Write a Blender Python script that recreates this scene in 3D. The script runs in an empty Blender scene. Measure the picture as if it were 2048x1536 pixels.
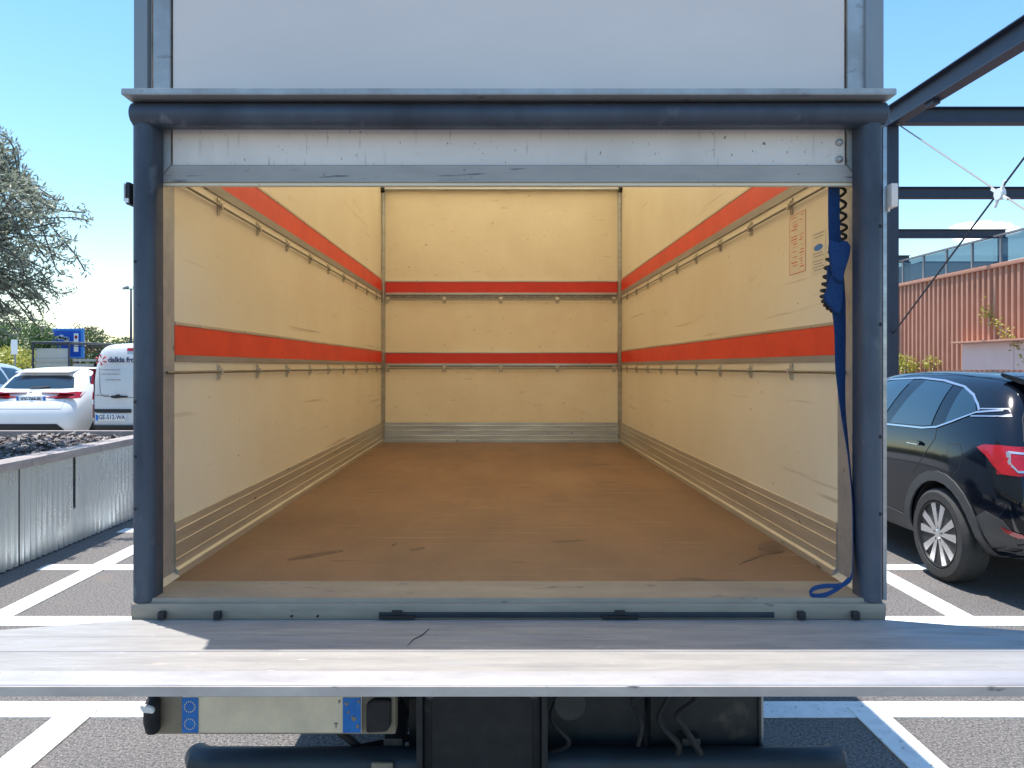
import bpy, bmesh, math, random
from mathutils import Vector, Matrix
from mathutils.bvhtree import BVHTree
R = math.radians
rnd = random.Random(7)

# ------------------------------------------------------------------ camera, sky, sun, exposure
scn = bpy.context.scene
CZ = 1.65                      # eye height above the ground
F = 1450.0                     # focal length in pixels of the 2048 px wide photograph
cam_d = bpy.data.cameras.new('camera'); cam = bpy.data.objects.new('camera', cam_d)
scn.collection.objects.link(cam); scn.camera = cam
cam.location = (0, 0, CZ); cam.rotation_euler = (R(90), 0, 0)
cam_d.sensor_width = 36; cam_d.lens = 36*F/2048
cam_d.shift_x = 26/2048; cam_d.shift_y = -35/2048
cam_d.clip_start = .05; cam_d.clip_end = 2000

SUNV = Vector((-.205, .125, 1)).normalized()      # towards the sun
world = bpy.data.worlds.new('World'); scn.world = world; world.use_nodes = True
wn = world.node_tree.nodes; wl = world.node_tree.links
bg = wn['Background']
sky = wn.new('ShaderNodeTexSky'); sky.sky_type = 'NISHITA'; sky.sun_disc = False
sky.sun_elevation = math.asin(SUNV.z); sky.sun_rotation = math.atan2(SUNV.x, SUNV.y)
sky.air_density = 1.3; sky.dust_density = .35; sky.ozone_density = 2.5
bg.inputs['Strength'].default_value = .15
# one small cumulus low over the horizon, in the sky itself
tc = wn.new('ShaderNodeTexCoord')
sub = wn.new('ShaderNodeVectorMath'); sub.operation = 'SUBTRACT'
cd = Vector((965/F, 1, 270/F)).normalized(); sub.inputs[1].default_value = cd
scl = wn.new('ShaderNodeVectorMath'); scl.operation = 'MULTIPLY'; scl.inputs[1].default_value = (22, 22, 75)
ln = wn.new('ShaderNodeVectorMath'); ln.operation = 'LENGTH'
nz = wn.new('ShaderNodeTexNoise'); nz.inputs['Scale'].default_value = 28; nz.inputs['Detail'].default_value = 6
mad = wn.new('ShaderNodeMath'); mad.operation = 'MULTIPLY_ADD'; mad.inputs[1].default_value = 1.6
mr = wn.new('ShaderNodeMapRange'); mr.inputs[1].default_value = 1.75; mr.inputs[2].default_value = 1.25
mx = wn.new('ShaderNodeMix'); mx.data_type = 'RGBA'; mx.inputs[7].default_value = (9, 9.3, 9.6, 1)
wl.new(tc.outputs['Generated'], sub.inputs[0]); wl.new(sub.outputs[0], scl.inputs[0]); wl.new(scl.outputs[0], ln.inputs[0])
wl.new(tc.outputs['Generated'], nz.inputs['Vector']); wl.new(nz.outputs[0], mad.inputs[0]); wl.new(ln.outputs['Value'], mad.inputs[2])
hsv = wn.new('ShaderNodeHueSaturation'); hsv.inputs['Hue'].default_value = .497; hsv.inputs['Saturation'].default_value = 1.24; hsv.inputs['Value'].default_value = .80
wl.new(sky.outputs[0], hsv.inputs['Color'])
wl.new(mad.outputs[0], mr.inputs[0]); wl.new(mr.outputs[0], mx.inputs[0]); wl.new(hsv.outputs[0], mx.inputs[6])
wl.new(mx.outputs[2], bg.inputs['Color'])

sd = bpy.data.lights.new('sun', 'SUN'); sd.energy = 3.7; sd.angle = R(.53); sd.color = (1, .95, .87)
so = bpy.data.objects.new('sun', sd); scn.collection.objects.link(so); so.location = (-5, 3, 20)
so.rotation_euler = SUNV.to_track_quat('Z', 'Y').to_euler()
scn.view_settings.view_transform = 'Standard'; scn.view_settings.look = 'None'
scn.view_settings.exposure = 1.05; scn.view_settings.gamma = 1
scn.cycles.max_bounces = 14; scn.cycles.diffuse_bounces = 8; scn.cycles.transmission_bounces = 8
scn.cycles.transparent_max_bounces = 12
scn.cycles.sample_clamp_indirect = 6

# ------------------------------------------------------------------ materials
def mat(name, c, c2=None, rough=.5, metal=0, scale=8, stretch=(1, 1, 1), bump=0, bscale=None, detail=5,
        lo=.35, hi=.65, spots=None, coat=0, bstretch=None, spec=None, bdist=.01, rvar=0):
    """principled material: c..c2 mixed by (stretched) noise, optional dark spots (colour, scale, threshold), bump"""
    m = bpy.data.materials.new(name); m.use_nodes = True
    n = m.node_tree.nodes; l = m.node_tree.links; p = n['Principled BSDF']
    p.inputs['Base Color'].default_value = (*c, 1); p.inputs['Roughness'].default_value = rough
    p.inputs['Metallic'].default_value = metal
    if coat: p.inputs['Coat Weight'].default_value = coat; p.inputs['Coat Roughness'].default_value = .03
    if spec is not None: p.inputs['Specular IOR Level'].default_value = spec
    t = n.new('ShaderNodeTexCoord')
    def mapped(st):
        mp = n.new('ShaderNodeMapping'); mp.inputs['Scale'].default_value = st
        l.new(t.outputs['Object'], mp.inputs['Vector']); return mp.outputs[0]
    v = mapped(stretch); col = None
    if c2:
        a = n.new('ShaderNodeTexNoise'); a.inputs['Scale'].default_value = scale; a.inputs['Detail'].default_value = detail
        a.inputs['Roughness'].default_value = .65
        l.new(v, a.inputs['Vector'])
        r = n.new('ShaderNodeMapRange'); r.inputs[1].default_value = lo; r.inputs[2].default_value = hi
        l.new(a.outputs[0], r.inputs[0])
        x = n.new('ShaderNodeMix'); x.data_type = 'RGBA'; x.inputs[6].default_value = (*c, 1); x.inputs[7].default_value = (*c2, 1)
        l.new(r.outputs[0], x.inputs[0]); col = x.outputs[2]
        if rvar:
            rr = n.new('ShaderNodeMapRange'); rr.inputs[3].default_value = rough-rvar; rr.inputs[4].default_value = rough+rvar
            l.new(r.outputs[0], rr.inputs[0]); l.new(rr.outputs[0], p.inputs['Roughness'])
    for sp in (spots or []):
        sc_, thr, colr, st, wid = sp
        a = n.new('ShaderNodeTexNoise'); a.inputs['Scale'].default_value = sc_; a.inputs['Detail'].default_value = 3
        l.new(mapped(st), a.inputs['Vector'])
        r = n.new('ShaderNodeMapRange'); r.inputs[1].default_value = thr; r.inputs[2].default_value = thr+wid
        l.new(a.outputs[0], r.inputs[0])
        x = n.new('ShaderNodeMix'); x.data_type = 'RGBA'
        if col: l.new(col, x.inputs[6])
        else: x.inputs[6].default_value = (*c, 1)
        x.inputs[7].default_value = (*colr, 1); l.new(r.outputs[0], x.inputs[0]); col = x.outputs[2]
    if col: l.new(col, p.inputs['Base Color'])
    if bump:
        a = n.new('ShaderNodeTexNoise'); a.inputs['Scale'].default_value = bscale or scale*4; a.inputs['Detail'].default_value = 4
        l.new(mapped(bstretch or stretch), a.inputs['Vector'])
        b = n.new('ShaderNodeBump'); b.inputs['Strength'].default_value = bump; b.inputs['Distance'].default_value = bdist
        l.new(a.outputs[0], b.inputs['Height']); l.new(b.outputs[0], p.inputs['Normal'])
    return m

ONE = (1, 1, 1)
M = {}
M['asphalt'] = mat('asphalt', (.060, .055, .053), (.20, .185, .178), .9, scale=75, bump=.6, bscale=110, lo=.38, hi=.62,
                   spots=[(.9, .56, (.075, .071, .072), ONE, .25), (150, .62, (.38, .36, .34), ONE, .05), (2.2, .60, (.17, .14, .125), ONE, .15), (6, .7, (.07, .07, .075), ONE, .08)])
M['lot'] = mat('pale worn asphalt', (.20, .19, .18), (.30, .285, .27), .9, scale=30, bump=.3)
M['paint'] = mat('road paint', (.80, .80, .78), (.62, .61, .60), .7, scale=14, bump=.3, bscale=160, lo=.45, hi=.8,
                 spots=[(38, .665, (.24, .23, .22), ONE, .05)])
M['cream'] = mat('cream laminate', (.80, .73, .575), (.745, .665, .505), .40, scale=1.6, bump=.05, bscale=30,
                 spots=[(16, .73, (.42, .31, .20), (1, 1, 1.6), .07), (5, .68, (.60, .49, .34), (1, .5, 2.5), .18), (3.5, .66, (.52, .42, .30), (1, .25, 9), .10), (45, .74, (.25, .18, .13), ONE, .03)], bdist=.003)
M['creamback'] = mat('cream laminate scuffed', (.80, .715, .55), (.74, .645, .48), .42, scale=2.6, bump=.04, bscale=30,
                 spots=[(19, .69, (.40, .31, .21), (1, 1, 2.2), .07), (9, .66, (.58, .47, .33), (1, 1, 4), .14)], bdist=.003)
M['roofskin'] = None
M['red'] = mat('red board', (.80, .060, .022), (.68, .040, .020), .45, scale=5, spots=[(30, .70, (.30, .03, .02), ONE, .05)])
M['redback'] = mat('red board faded', (.64, .038, .026), (.56, .032, .022), .5, scale=4)  # deeper red used for the end wall boards
M['lipdark'] = mat('dull rail', (.36, .34, .31), (.27, .255, .235), .5, .3, scale=9, stretch=(1, .2, 1))
M['alu'] = mat('aluminium', (.50, .51, .52), (.38, .39, .40), .38, .75, scale=5, stretch=(.6, .6, 6), bump=.05, rvar=.08,
               spots=[(22, .68, (.20, .19, .18), ONE, .08)])
M['aludull'] = mat('dull aluminium', (.46, .47, .48), (.33, .34, .35), .5, .55, scale=6, stretch=(1, 1, 1), bump=.06, rvar=.1,
               spots=[(26, .68, (.16, .15, .14), (.4, 1, 1), .08)])
M['aluside'] = mat('skirting aluminium', (.62, .57, .47), (.46, .42, .34), .42, .5, scale=7, stretch=(1, .15, 3), bump=.05,
               spots=[(30, .68, (.2, .16, .12), (1, .3, 1), .08)])
M['ply'] = mat('phenolic plywood', (.25, .143, .080), (.18, .104, .060), .55, scale=3.2, stretch=(1, .5, 1), bump=.15, bscale=160,
               spots=[(1.6, .52, (.31, .19, .115), (1.3, .35, 1), .3), (5, .58, (.20, .112, .064), (2.5, .18, 1), .2), (9, .60, (.29, .19, .12), (.25, 3, 1), .15), (7, .68, (.085, .05, .035), (.35, 1.4, 1), .06), (60, .70, (.36, .24, .15), ONE, .05)], bdist=.002)
M['stain'] = mat('oily stain', (.085, .048, .032), (.15, .085, .055), .45, scale=25)
M['steelblue'] = mat('dark weathered steel', (.068, .088, .125), (.040, .052, .076), .5, .25, scale=5, stretch=(1, 1, .35), bump=.1, rvar=.1,
               spots=[(14, .66, (.12, .14, .17), (1, 1, .6), .1), (38, .7, (.035, .04, .05), ONE, .05)])
M['galv'] = mat('grey coated post', (.31, .32, .33), (.245, .255, .265), .5, .3, scale=3, stretch=(1, 1, .4), bump=.05)
M['doorskin'] = mat('door skin', (.80, .73, .68), (.70, .645, .61), .35, scale=2.5, stretch=(.6, 1, 1.5), bump=.03,
               spots=[(34, .645, (.45, .40, .37), (2.2, 1, .25), .12), (95, .69, (.14, .12, .11), (1, 1, .6), .05), (4, .56, (.60, .55, .51), (1, 1, .3), .25), (9, .64, (.52, .47, .44), (3, 1, .3), .15)])
M['doorclean'] = mat('clean door skin', (.82, .71, .64), (.75, .65, .595), .32, scale=1.5, stretch=(.6, 1, 1.5), bump=.02)
M['sillgrey'] = mat('sill aluminium', (.34, .295, .235), (.25, .22, .18), .5, .12, scale=9, stretch=(.4, 1, 2), bump=.06, spots=[(20, .66, (.11, .11, .11), (.5, 1, 1.5), .1)])
M['lipgrey'] = mat('weathered lip', (.62, .54, .475), (.46, .40, .36), .6, .1, scale=9, stretch=(.4, 1, 1), spots=[(24, .66, (.10, .09, .085), (.4, 1, 1), .08)])
M['dooralu'] = mat('scuffed door edge', (.42, .385, .355), (.33, .305, .285), .45, .1, scale=6, stretch=(.5, 1, 2), bump=.05,
               spots=[(15, .655, (.13, .13, .14), (.35, 1, 3.2), .06), (45, .7, (.2, .2, .2), ONE, .05)])
M['lift'] = mat('lift deck aluminium', (.36, .345, .335), (.24, .232, .228), .62, .2, scale=16, stretch=(.22, 1.6, 1), bump=.22, bscale=42,
               bstretch=(.15, 3, 1), rvar=.12, lo=.3, hi=.7,
               spots=[(9, .60, (.30, .30, .31), (.25, 2.2, 1), .1), (60, .64, (.26, .24, .225), (.2, 1.5, 1), .1), (90, .68, (.47, .45, .44), (.25, 1, 1), .08), (13, .68, (.46, .38, .34), (.6, 1.6, 1), .12)])
M['liftedge'] = mat('lift edge aluminium', (.40, .388, .41), (.29, .283, .30), .5, .15, scale=12, stretch=(.3, 1, 1), bump=.08,
               spots=[(40, .69, (.3, .3, .3), ONE, .05)])
M['rubber'] = mat('black rubber', (.012, .013, .015), (.022, .022, .024), .7, scale=20)
M['dark'] = mat('dark chassis paint', (.018, .022, .026), (.035, .038, .040), .55, .2, scale=9, bump=.1,
               spots=[(12, .62, (.075, .068, .058), ONE, .12)])
M['underbar'] = mat('blue black bar paint', (.018, .032, .048), (.012, .020, .030), .5, .1, scale=5, bump=.1)
M['seam'] = mat('dark seam', (.03, .03, .032), rough=.8)
M['steel'] = mat('zinc steel', (.26, .25, .225), (.17, .165, .15), .35, .8, scale=40)
M['blue'] = mat('blue webbing', (.005, .050, .175), (.003, .032, .12), .8, scale=120, bump=.3, bscale=300)
M['black'] = mat('black plastic', (.012, .012, .013), rough=.4)
M['lampgrey'] = mat('plate bar paint', (.30, .245, .18), (.22, .185, .14), .6, scale=9, spots=[(12, .66, (.14, .13, .11), ONE, .1)])
M['platewhite'] = mat('number plate face', (.82, .70, .51), (.70, .60, .45), .5, scale=14)
M['plateblue'] = mat('plate blue', (.008, .13, .50), (.012, .20, .58), .5, scale=40)
M['lens'] = mat('clear lens', (.82, .84, .86), rough=.15)
M['whitepaint'] = mat('white car paint', (.80, .80, .79), (.76, .765, .76), .28, scale=3, coat=.6)
M['silver'] = mat('silver car paint', (.58, .62, .66), (.52, .56, .60), .3, .3, scale=3, coat=.5)
M['vanwhite'] = mat('van paint', (.62, .63, .64), (.56, .57, .58), .3, scale=4, coat=.3)
M['blackpaint'] = mat('black car paint', (.003, .005, .010), rough=.12, coat=.5, spec=.35)
M['clad'] = mat('grey cladding plastic', (.060, .062, .066), (.05, .052, .056), .55, scale=40, bump=.1)
M['chrome'] = mat('satin trim', (.62, .63, .66), rough=.25, metal=.9)
M['glass'] = mat('dark car glass', (.010, .030, .048), rough=.04, coat=.6, spec=.9)
M['redlens'] = mat('red lamp lens', (.36, .006, .014), (.26, .004, .010), .15, scale=14, coat=.5)
M['tyre'] = mat('tyre rubber', (.030, .030, .031), (.045, .044, .043), .75, scale=30, bump=.2)
M['rim'] = mat('machined alloy', (.80, .81, .83), rough=.22, metal=.85)
M['rimdark'] = mat('dark alloy', (.012, .012, .014), rough=.35)
M['corr'] = mat('galvanised corrugated sheet', (.66, .72, .74), (.52, .58, .61), .30, .75, scale=4, stretch=(1, 1, .25), rvar=.06,
               spots=[(7, .66, (.40, .44, .47), (1, 1, .3), .2)])
M['cap'] = mat('planter cap', (.36, .31, .29), (.26, .225, .215), .7, scale=12, stretch=(1, .4, 1), bump=.2)
M['soil'] = mat('soil', (.05, .042, .045), (.11, .095, .09), .95, scale=25, bump=.6)
M['mulch'] = mat('mulch chips', (.10, .085, .085), (.36, .32, .30), .85, scale=7, lo=.4, hi=.6)
M['bark'] = mat('bark', (.10, .085, .07), (.17, .15, .13), .9, scale=14, bump=.5)
M['terra'] = mat('terracotta cladding', (.54, .265, .180), (.48, .225, .150), .5, scale=1.2, bump=.05,
               spots=[(2.2, .62, (.57, .30, .215), (1, 1, .2), .2)])
M['pinkpanel'] = mat('pink smooth panel', (.74, .53, .50), (.70, .49, .465), .6, scale=2)
M['framesteel'] = mat('dark structural steel', (.022, .032, .060), (.030, .040, .070), .45, .2, scale=4)
M['rod'] = mat('brace rod', (.30, .28, .24), rough=.4, metal=.6)
M['roddark'] = mat('dark brace rod', (.06, .065, .075), rough=.4, metal=.5)
M['concrete'] = mat('concrete', (.34, .33, .31), (.27, .26, .25), .85, scale=3, bump=.2)
M['billblue'] = mat('billboard blue', (.004, .085, .50), (.004, .06, .40), .4, scale=1.2)
M['billframe'] = mat('billboard frame', (.04, .22, .60), rough=.4)
M['white'] = mat('matt white', (.78, .78, .78), rough=.6)
M['textdark'] = mat('dark lettering', (.03, .04, .09), rough=.5)
M['textred'] = mat('red lettering', (.62, .10, .06), rough=.5)
M['textgrey'] = mat('grey lettering', (.30, .30, .31), rough=.5)
M['sticker'] = mat('pale sticker', (.74, .66, .50), (.70, .62, .47), .4, scale=20)
M['woodslat'] = mat('weathered slats', (.42, .40, .36), (.34, .32, .29), .7, scale=5)

def leafmat(name, c, c2, trans, sc=3.0):
    m = bpy.data.materials.new(name); m.use_nodes = True
    n = m.node_tree.nodes; l = m.node_tree.links; n.remove(n['Principled BSDF'])
    g = n.new('ShaderNodeNewGeometry'); t = n.new('ShaderNodeTexCoord')
    a = n.new('ShaderNodeTexNoise'); a.inputs['Scale'].default_value = sc; l.new(t.outputs['Object'], a.inputs['Vector'])
    ad = n.new('ShaderNodeMath'); ad.operation = 'ADD'; l.new(g.outputs['Random Per Island'], ad.inputs[0]); l.new(a.outputs[0], ad.inputs[1])
    r = n.new('ShaderNodeMapRange'); r.inputs[1].default_value = .35; r.inputs[2].default_value = 1.3; l.new(ad.outputs[0], r.inputs[0])
    x = n.new('ShaderNodeMix'); x.data_type = 'RGBA'; x.inputs[6].default_value = (*c, 1); x.inputs[7].default_value = (*c2, 1)
    l.new(r.outputs[0], x.inputs[0])
    d = n.new('ShaderNodeBsdfPrincipled'); d.inputs['Roughness'].default_value = .5
    tr = n.new('ShaderNodeBsdfTranslucent'); mx_ = n.new('ShaderNodeMixShader'); mx_.inputs[0].default_value = trans
    l.new(x.outputs[2], d.inputs['Base Color']); l.new(x.outputs[2], tr.inputs['Color'])
    l.new(d.outputs[0], mx_.inputs[1]); l.new(tr.outputs[0], mx_.inputs[2]); l.new(mx_.outputs[0], n['Material Output'].inputs[0])
    return m
M['olive'] = leafmat('olive leaves', (.14, .165, .11), (.37, .40, .31), .4)
M['leaf'] = leafmat('green leaves', (.035, .075, .022), (.10, .17, .05), .3, .6)
M['leafb'] = leafmat('brown green leaves', (.10, .085, .05), (.15, .13, .075), .25, .6)
M['lime'] = leafmat('lime leaves', (.30, .33, .05), (.42, .40, .08), .3, 2)

def clearmat(name, c, rough, mixf):
    m = bpy.data.materials.new(name); m.use_nodes = True
    n = m.node_tree.nodes; l = m.node_tree.links; p = n['Principled BSDF']
    p.inputs['Base Color'].default_value = (*c, 1); p.inputs['Roughness'].default_value = rough
    tr = n.new('ShaderNodeBsdfTransparent'); tr.inputs[0].default_value = (.78, .88, .92, 1)
    x = n.new('ShaderNodeMixShader'); x.inputs[0].default_value = mixf
    l.new(tr.outputs[0], x.inputs[1]); l.new(p.outputs[0], x.inputs[2]); l.new(x.outputs[0], n['Material Output'].inputs[0])
    return m
M['panelglass'] = clearmat('tinted glass panel', (.05, .12, .20), .05, .45)
M['polycarb'] = clearmat('cloudy polycarbonate', (.62, .60, .55), .3, .55)
# translucent glass-fibre roof skin: the truck's load space is lit through it
m = bpy.data.materials.new('translucent roof skin'); m.use_nodes = True
n = m.node_tree.nodes; l = m.node_tree.links
tr = n.new('ShaderNodeBsdfTranslucent'); tr.inputs[0].default_value = (.90, .80, .60, 1)
x = n.new('ShaderNodeMixShader'); x.inputs[0].default_value = .80
n['Principled BSDF'].inputs['Base Color'].default_value = (.80, .76, .66, 1)
l.new(n['Principled BSDF'].outputs[0], x.inputs[1]); l.new(tr.outputs[0], x.inputs[2]); l.new(x.outputs[0], n['Material Output'].inputs[0])
M['roofskin'] = m

# ------------------------------------------------------------------ helpers
def tag(o, label=None, cat=None, group=None, kind=None):
    if label: o['label'] = label
    if cat: o['category'] = cat
    if group: o['group'] = group
    if kind: o['kind'] = kind
    return o

def wloc(o):
    v = Vector((0, 0, 0))
    while o: v = v+o.location; o = o.parent
    return v

def thing(name, loc, label, cat, group=None):
    o = bpy.data.objects.new(name, None); scn.collection.objects.link(o)
    o.location = loc; o.empty_display_size = .2
    return tag(o, label, cat, group)

def copy_tree(o, parent=None):
    c = o.copy(); scn.collection.objects.link(c)
    if parent: c.parent = parent
    for ch in list(o.children): copy_tree(ch, c)
    return c

def smooth_path(keys, n_=8):
    out = []
    for i in range(len(keys)-1):
        p0 = keys[max(i-1, 0)]; p1 = keys[i]; p2 = keys[i+1]; p3 = keys[min(i+2, len(keys)-1)]
        for k in range(n_):
            t = k/n_; out.append(.5*((2*p1)+(p2-p0)*t+(2*p0-5*p1+4*p2-p3)*t*t+(3*p1-p0-3*p2+p3)*t**3))
    out.append(keys[-1]); return out

class MB:
    """collects shapes in world coordinates, then links them as ONE mesh object"""
    def __init__(s): s.bm = bmesh.new()
    def add(s, b):
        me = bpy.data.meshes.new('tmp'); b.to_mesh(me); b.free(); s.bm.from_mesh(me); bpy.data.meshes.remove(me); return s
    def box(s, x0, x1, y0, y1, z0, z1, bev=0, seg=2, rot=None):
        b = bmesh.new(); bmesh.ops.create_cube(b, size=1)
        bmesh.ops.scale(b, vec=(abs(x1-x0), abs(y1-y0), abs(z1-z0)), verts=b.verts)
        if bev: bmesh.ops.bevel(b, geom=b.edges[:], offset=bev, segments=seg, affect='EDGES', profile=.6)
        if rot is not None: bmesh.ops.transform(b, matrix=rot.to_4x4(), verts=b.verts)
        bmesh.ops.translate(b, vec=((x0+x1)/2, (y0+y1)/2, (z0+z1)/2), verts=b.verts)
        return s.add(b)
    def bar(s, a, c, w, h, bev=0):
        a = Vector(a); c = Vector(c); d = c-a; L = d.length
        b = bmesh.new(); bmesh.ops.create_cube(b, size=1); bmesh.ops.scale(b, vec=(w, h, L), verts=b.verts)
        if bev: bmesh.ops.bevel(b, geom=b.edges[:], offset=bev, segments=2, affect='EDGES')
        q = d.to_track_quat('Z', 'Y'); bmesh.ops.transform(b, matrix=Matrix.Translation((a+c)/2) @ q.to_matrix().to_4x4(), verts=b.verts)
        return s.add(b)
    def tube(s, pts, r, seg=12, caps=True):
        pts = [Vector(p) for p in pts]; n_ = len(pts); rr = r if isinstance(r, (list, tuple)) else [r]*n_
        b = bmesh.new(); rings = []; up = None
        for i, p in enumerate(pts):
            d = (pts[min(i+1, n_-1)]-pts[max(i-1, 0)]).normalized()
            if up is None: up = d.orthogonal().normalized()
            else:
                up = up-d*up.dot(d)
                up = up.normalized() if up.length > 1e-6 else d.orthogonal().normalized()
            sd_ = d.cross(up)
            rings.append([b.verts.new(p+(up*math.cos(2*math.pi*k/seg)+sd_*math.sin(2*math.pi*k/seg))*rr[i]) for k in range(seg)])
        for i in range(n_-1):
            for k in range(seg): b.faces.new((rings[i][k], rings[i][(k+1) % seg], rings[i+1][(k+1) % seg], rings[i+1][k]))
        if caps: b.faces.new(rings[0][::-1]); b.faces.new(rings[-1])
        return s.add(b)
    def prism(s, poly, axis, a0, a1, bev=0):
        """poly: 2D points in the plane normal to axis ('x': (y,z), 'y': (x,z), 'z': (x,y))"""
        def P(p, a): return {'x': (a, p[0], p[1]), 'y': (p[0], a, p[1]), 'z': (p[0], p[1], a)}[axis]
        b = bmesh.new(); A = [b.verts.new(P(p, a0)) for p in poly]; B = [b.verts.new(P(p, a1)) for p in poly]
        b.faces.new(A[::-1]); b.faces.new(B)
        for i in range(len(poly)):
            j = (i+1) % len(poly); b.faces.new((A[i], A[j], B[j], B[i]))
        bmesh.ops.recalc_face_normals(b, faces=b.faces)
        if bev: bmesh.ops.bevel(b, geom=b.edges[:], offset=bev, segments=2, affect='EDGES')
        return s.add(b)
    def lathe(s, prof, c, axis='x', seg=40):
        """prof: (a along axis, radius)"""
        b = bmesh.new(); rings = []
        for a, r in prof:
            ring = []
            for k in range(seg):
                t = 2*math.pi*k/seg; u, v = r*math.cos(t), r*math.sin(t)
                ring.append(b.verts.new(Vector(c)+Vector({'x': (a, u, v), 'y': (u, a, v), 'z': (u, v, a)}[axis])))
            rings.append(ring)
        for i in range(len(prof)-1):
            for k in range(seg): b.faces.new((rings[i][k], rings[i][(k+1) % seg], rings[i+1][(k+1) % seg], rings[i+1][k]))
        if prof[0][1] > 1e-4: b.faces.new(rings[0][::-1])
        if prof[-1][1] > 1e-4: b.faces.new(rings[-1])
        bmesh.ops.recalc_face_normals(b, faces=b.faces)
        return s.add(b)
    def quad(s, vs):
        s.bm.faces.new([s.bm.verts.new(v) for v in vs]); return s
    def build(s, name, m, parent=None, smooth=True, label=None, cat=None, group=None, kind=None, org=None):
        o_ = wloc(parent) if parent else Vector(org or (0, 0, 0))
        bmesh.ops.translate(s.bm, vec=-o_, verts=s.bm.verts)
        me = bpy.data.meshes.new(name); s.bm.to_mesh(me); s.bm.free()
        if isinstance(m, (list, tuple)):
            for k in m: me.materials.append(k)
        else: me.materials.append(m)
        o = bpy.data.objects.new(name, me); scn.collection.objects.link(o)
        if parent: o.parent = parent
        else: o.location = o_
        if smooth:
            for p in me.polygons: p.use_smooth = True
            me.set_sharp_from_angle(angle=R(35))
        return tag(o, label, cat, group, kind)

def text(name, s, size, loc, rot, m, parent, ext=.0008, sx=1, align='CENTER', label=None, bold=0):
    c = bpy.data.curves.new(name, 'FONT'); c.body = s; c.size = size; c.extrude = ext; c.align_x = align; c.align_y = 'CENTER'
    c.offset = bold
    o = bpy.data.objects.new('t', c); scn.collection.objects.link(o)
    dg = bpy.context.evaluated_depsgraph_get(); me = bpy.data.meshes.new_from_object(o.evaluated_get(dg))
    bpy.data.objects.remove(o); bpy.data.curves.remove(c)
    me.transform(Matrix.Translation(Vector(loc)-wloc(parent)) @ rot.to_4x4() @ Matrix.Diagonal((sx, 1, 1, 1)))
    me.materials.clear(); me.materials.append(m); me.name = name
    o = bpy.data.objects.new(name, me); scn.collection.objects.link(o); o.parent = parent
    return tag(o, label)
from mathutils import Euler
FACE_CAM = Euler((R(90), 0, 0)).to_matrix()                    # reads towards -Y
ON_RIGHT = Euler((R(90), 0, R(-90))).to_matrix()               # on a wall facing -X

# ------------------------------------------------------------------ ground and markings
g = MB(); g.box(-300, 300, -60, 600, -.3, 0); g.build('ground', M['asphalt'], kind='structure', smooth=False)
g = MB(); g.box(-70, -4.4, 9.05, 75, -.2, .11, bev=.02); g.build('car_park_ground', M['lot'], kind='structure', smooth=False)
g = MB()
for (x0, x1, y0, y1) in [(-9.5, 9.5, 3.405, 3.565), (-3.85, 9.5, 4.61, 4.78), (-3.75, 3.9, 5.87, 6.03), (-3.8, 1.0, 7.2, 7.38)]:
    g.box(x0, x1, y0, y1, -.001, .004)
g.build('road_marking', M['paint'], kind='structure', smooth=False)
g = MB()
for (x0, x1, y0, y1) in [(-3.37, -3.20, 4.66, 7.3), (-2.09, -1.92, -2, 3.5), (2.95, 3.12, 4.7, 6.6), (1.68, 1.84, -2, 3.5), (5.6, 5.75, 4.7, 10)]:
    g.box(x0, x1, y0, y1, .001, .008)
g.build('parking_line', M['paint'], kind='structure', smooth=False)

# ------------------------------------------------------------------ the box truck
TX, XL, XR = .022, -1.028, 1.072           # centre line, inner faces of the side walls
YB, YF = 6.37, 2.24                        # back (bulkhead) wall, rear end of the floor
def Z(r): return CZ+r
FZ = Z(-.665); RZ = Z(1.60)
truck = thing('box_truck', (TX, 2.1, 0), 'white box truck seen from behind, its load bay open and tail lift lowered flat', 'truck')

b = MB(); b.box(XL, XR, YF, YB, FZ-.03, FZ); b.build('load_floor', M['ply'], truck, smooth=False, label='brown scuffed plywood floor')
def floor_poly(pxs):
    return [((px-998)*(.665*F/(py-733))/F, .665*F/(py-733)) for px, py in pxs]
for k_, pp_ in enumerate(([(575, 1118), (610, 1110), (655, 1103), (687, 1099), (686, 1103), (650, 1110), (610, 1117), (580, 1121)],
            [(1520, 1090), (1545, 1084), (1566, 1092), (1570, 1104), (1550, 1108), (1530, 1110), (1505, 1120), (1478, 1129), (1482, 1125), (1508, 1114), (1526, 1104), (1516, 1098)],
            [(1176, 894), (1186, 892), (1194, 896), (1184, 898)], [(783, 1090), (792, 1083), (796, 1085), (788, 1093)], [(820, 1098), (846, 1093), (850, 1097), (824, 1102)])):
    b = MB(); b.prism(floor_poly(pp_), 'z', FZ+.0006, FZ+.0012); b.build('floor_stain', M['stain'], truck, smooth=False)
b = MB(); b.box(XL-.04, XL, 2.205, YB+.04, FZ-.12, RZ-.002); b.build('side_wall', M['cream'], truck, smooth=False, label='cream wall on the left of the load bay')
b = MB(); b.box(XR, XR+.04, 2.205, YB+.04, FZ-.12, RZ-.002); rw = b.build('side_wall', M['cream'], truck, smooth=False, label='cream wall with stickers on the right of the load bay')
b = MB(); b.box(XL, XR, YB, YB+.04, FZ-.12, RZ-.003); b.build('front_wall', M['creamback'], truck, smooth=False, label='scuffed cream end wall')
b = MB(); b.box(XL-.042, XR+.042, 2.17, YB+.042, RZ, RZ+.003); b.build('roof', M['roofskin'], truck, smooth=False)
b = MB()
b.box(XL-.045, XL+.0, 2.13, YB+.045, RZ+.004, RZ+.03); b.box(XR, XR+.045, 2.13, YB+.045, RZ+.004, RZ+.03)
b.box(XL+.001, XR-.001, 2.13, 2.19, RZ+.004, RZ+.03); b.box(XL+.001, XR-.001, YB, YB+.04, RZ+.004, RZ+.03)
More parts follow.
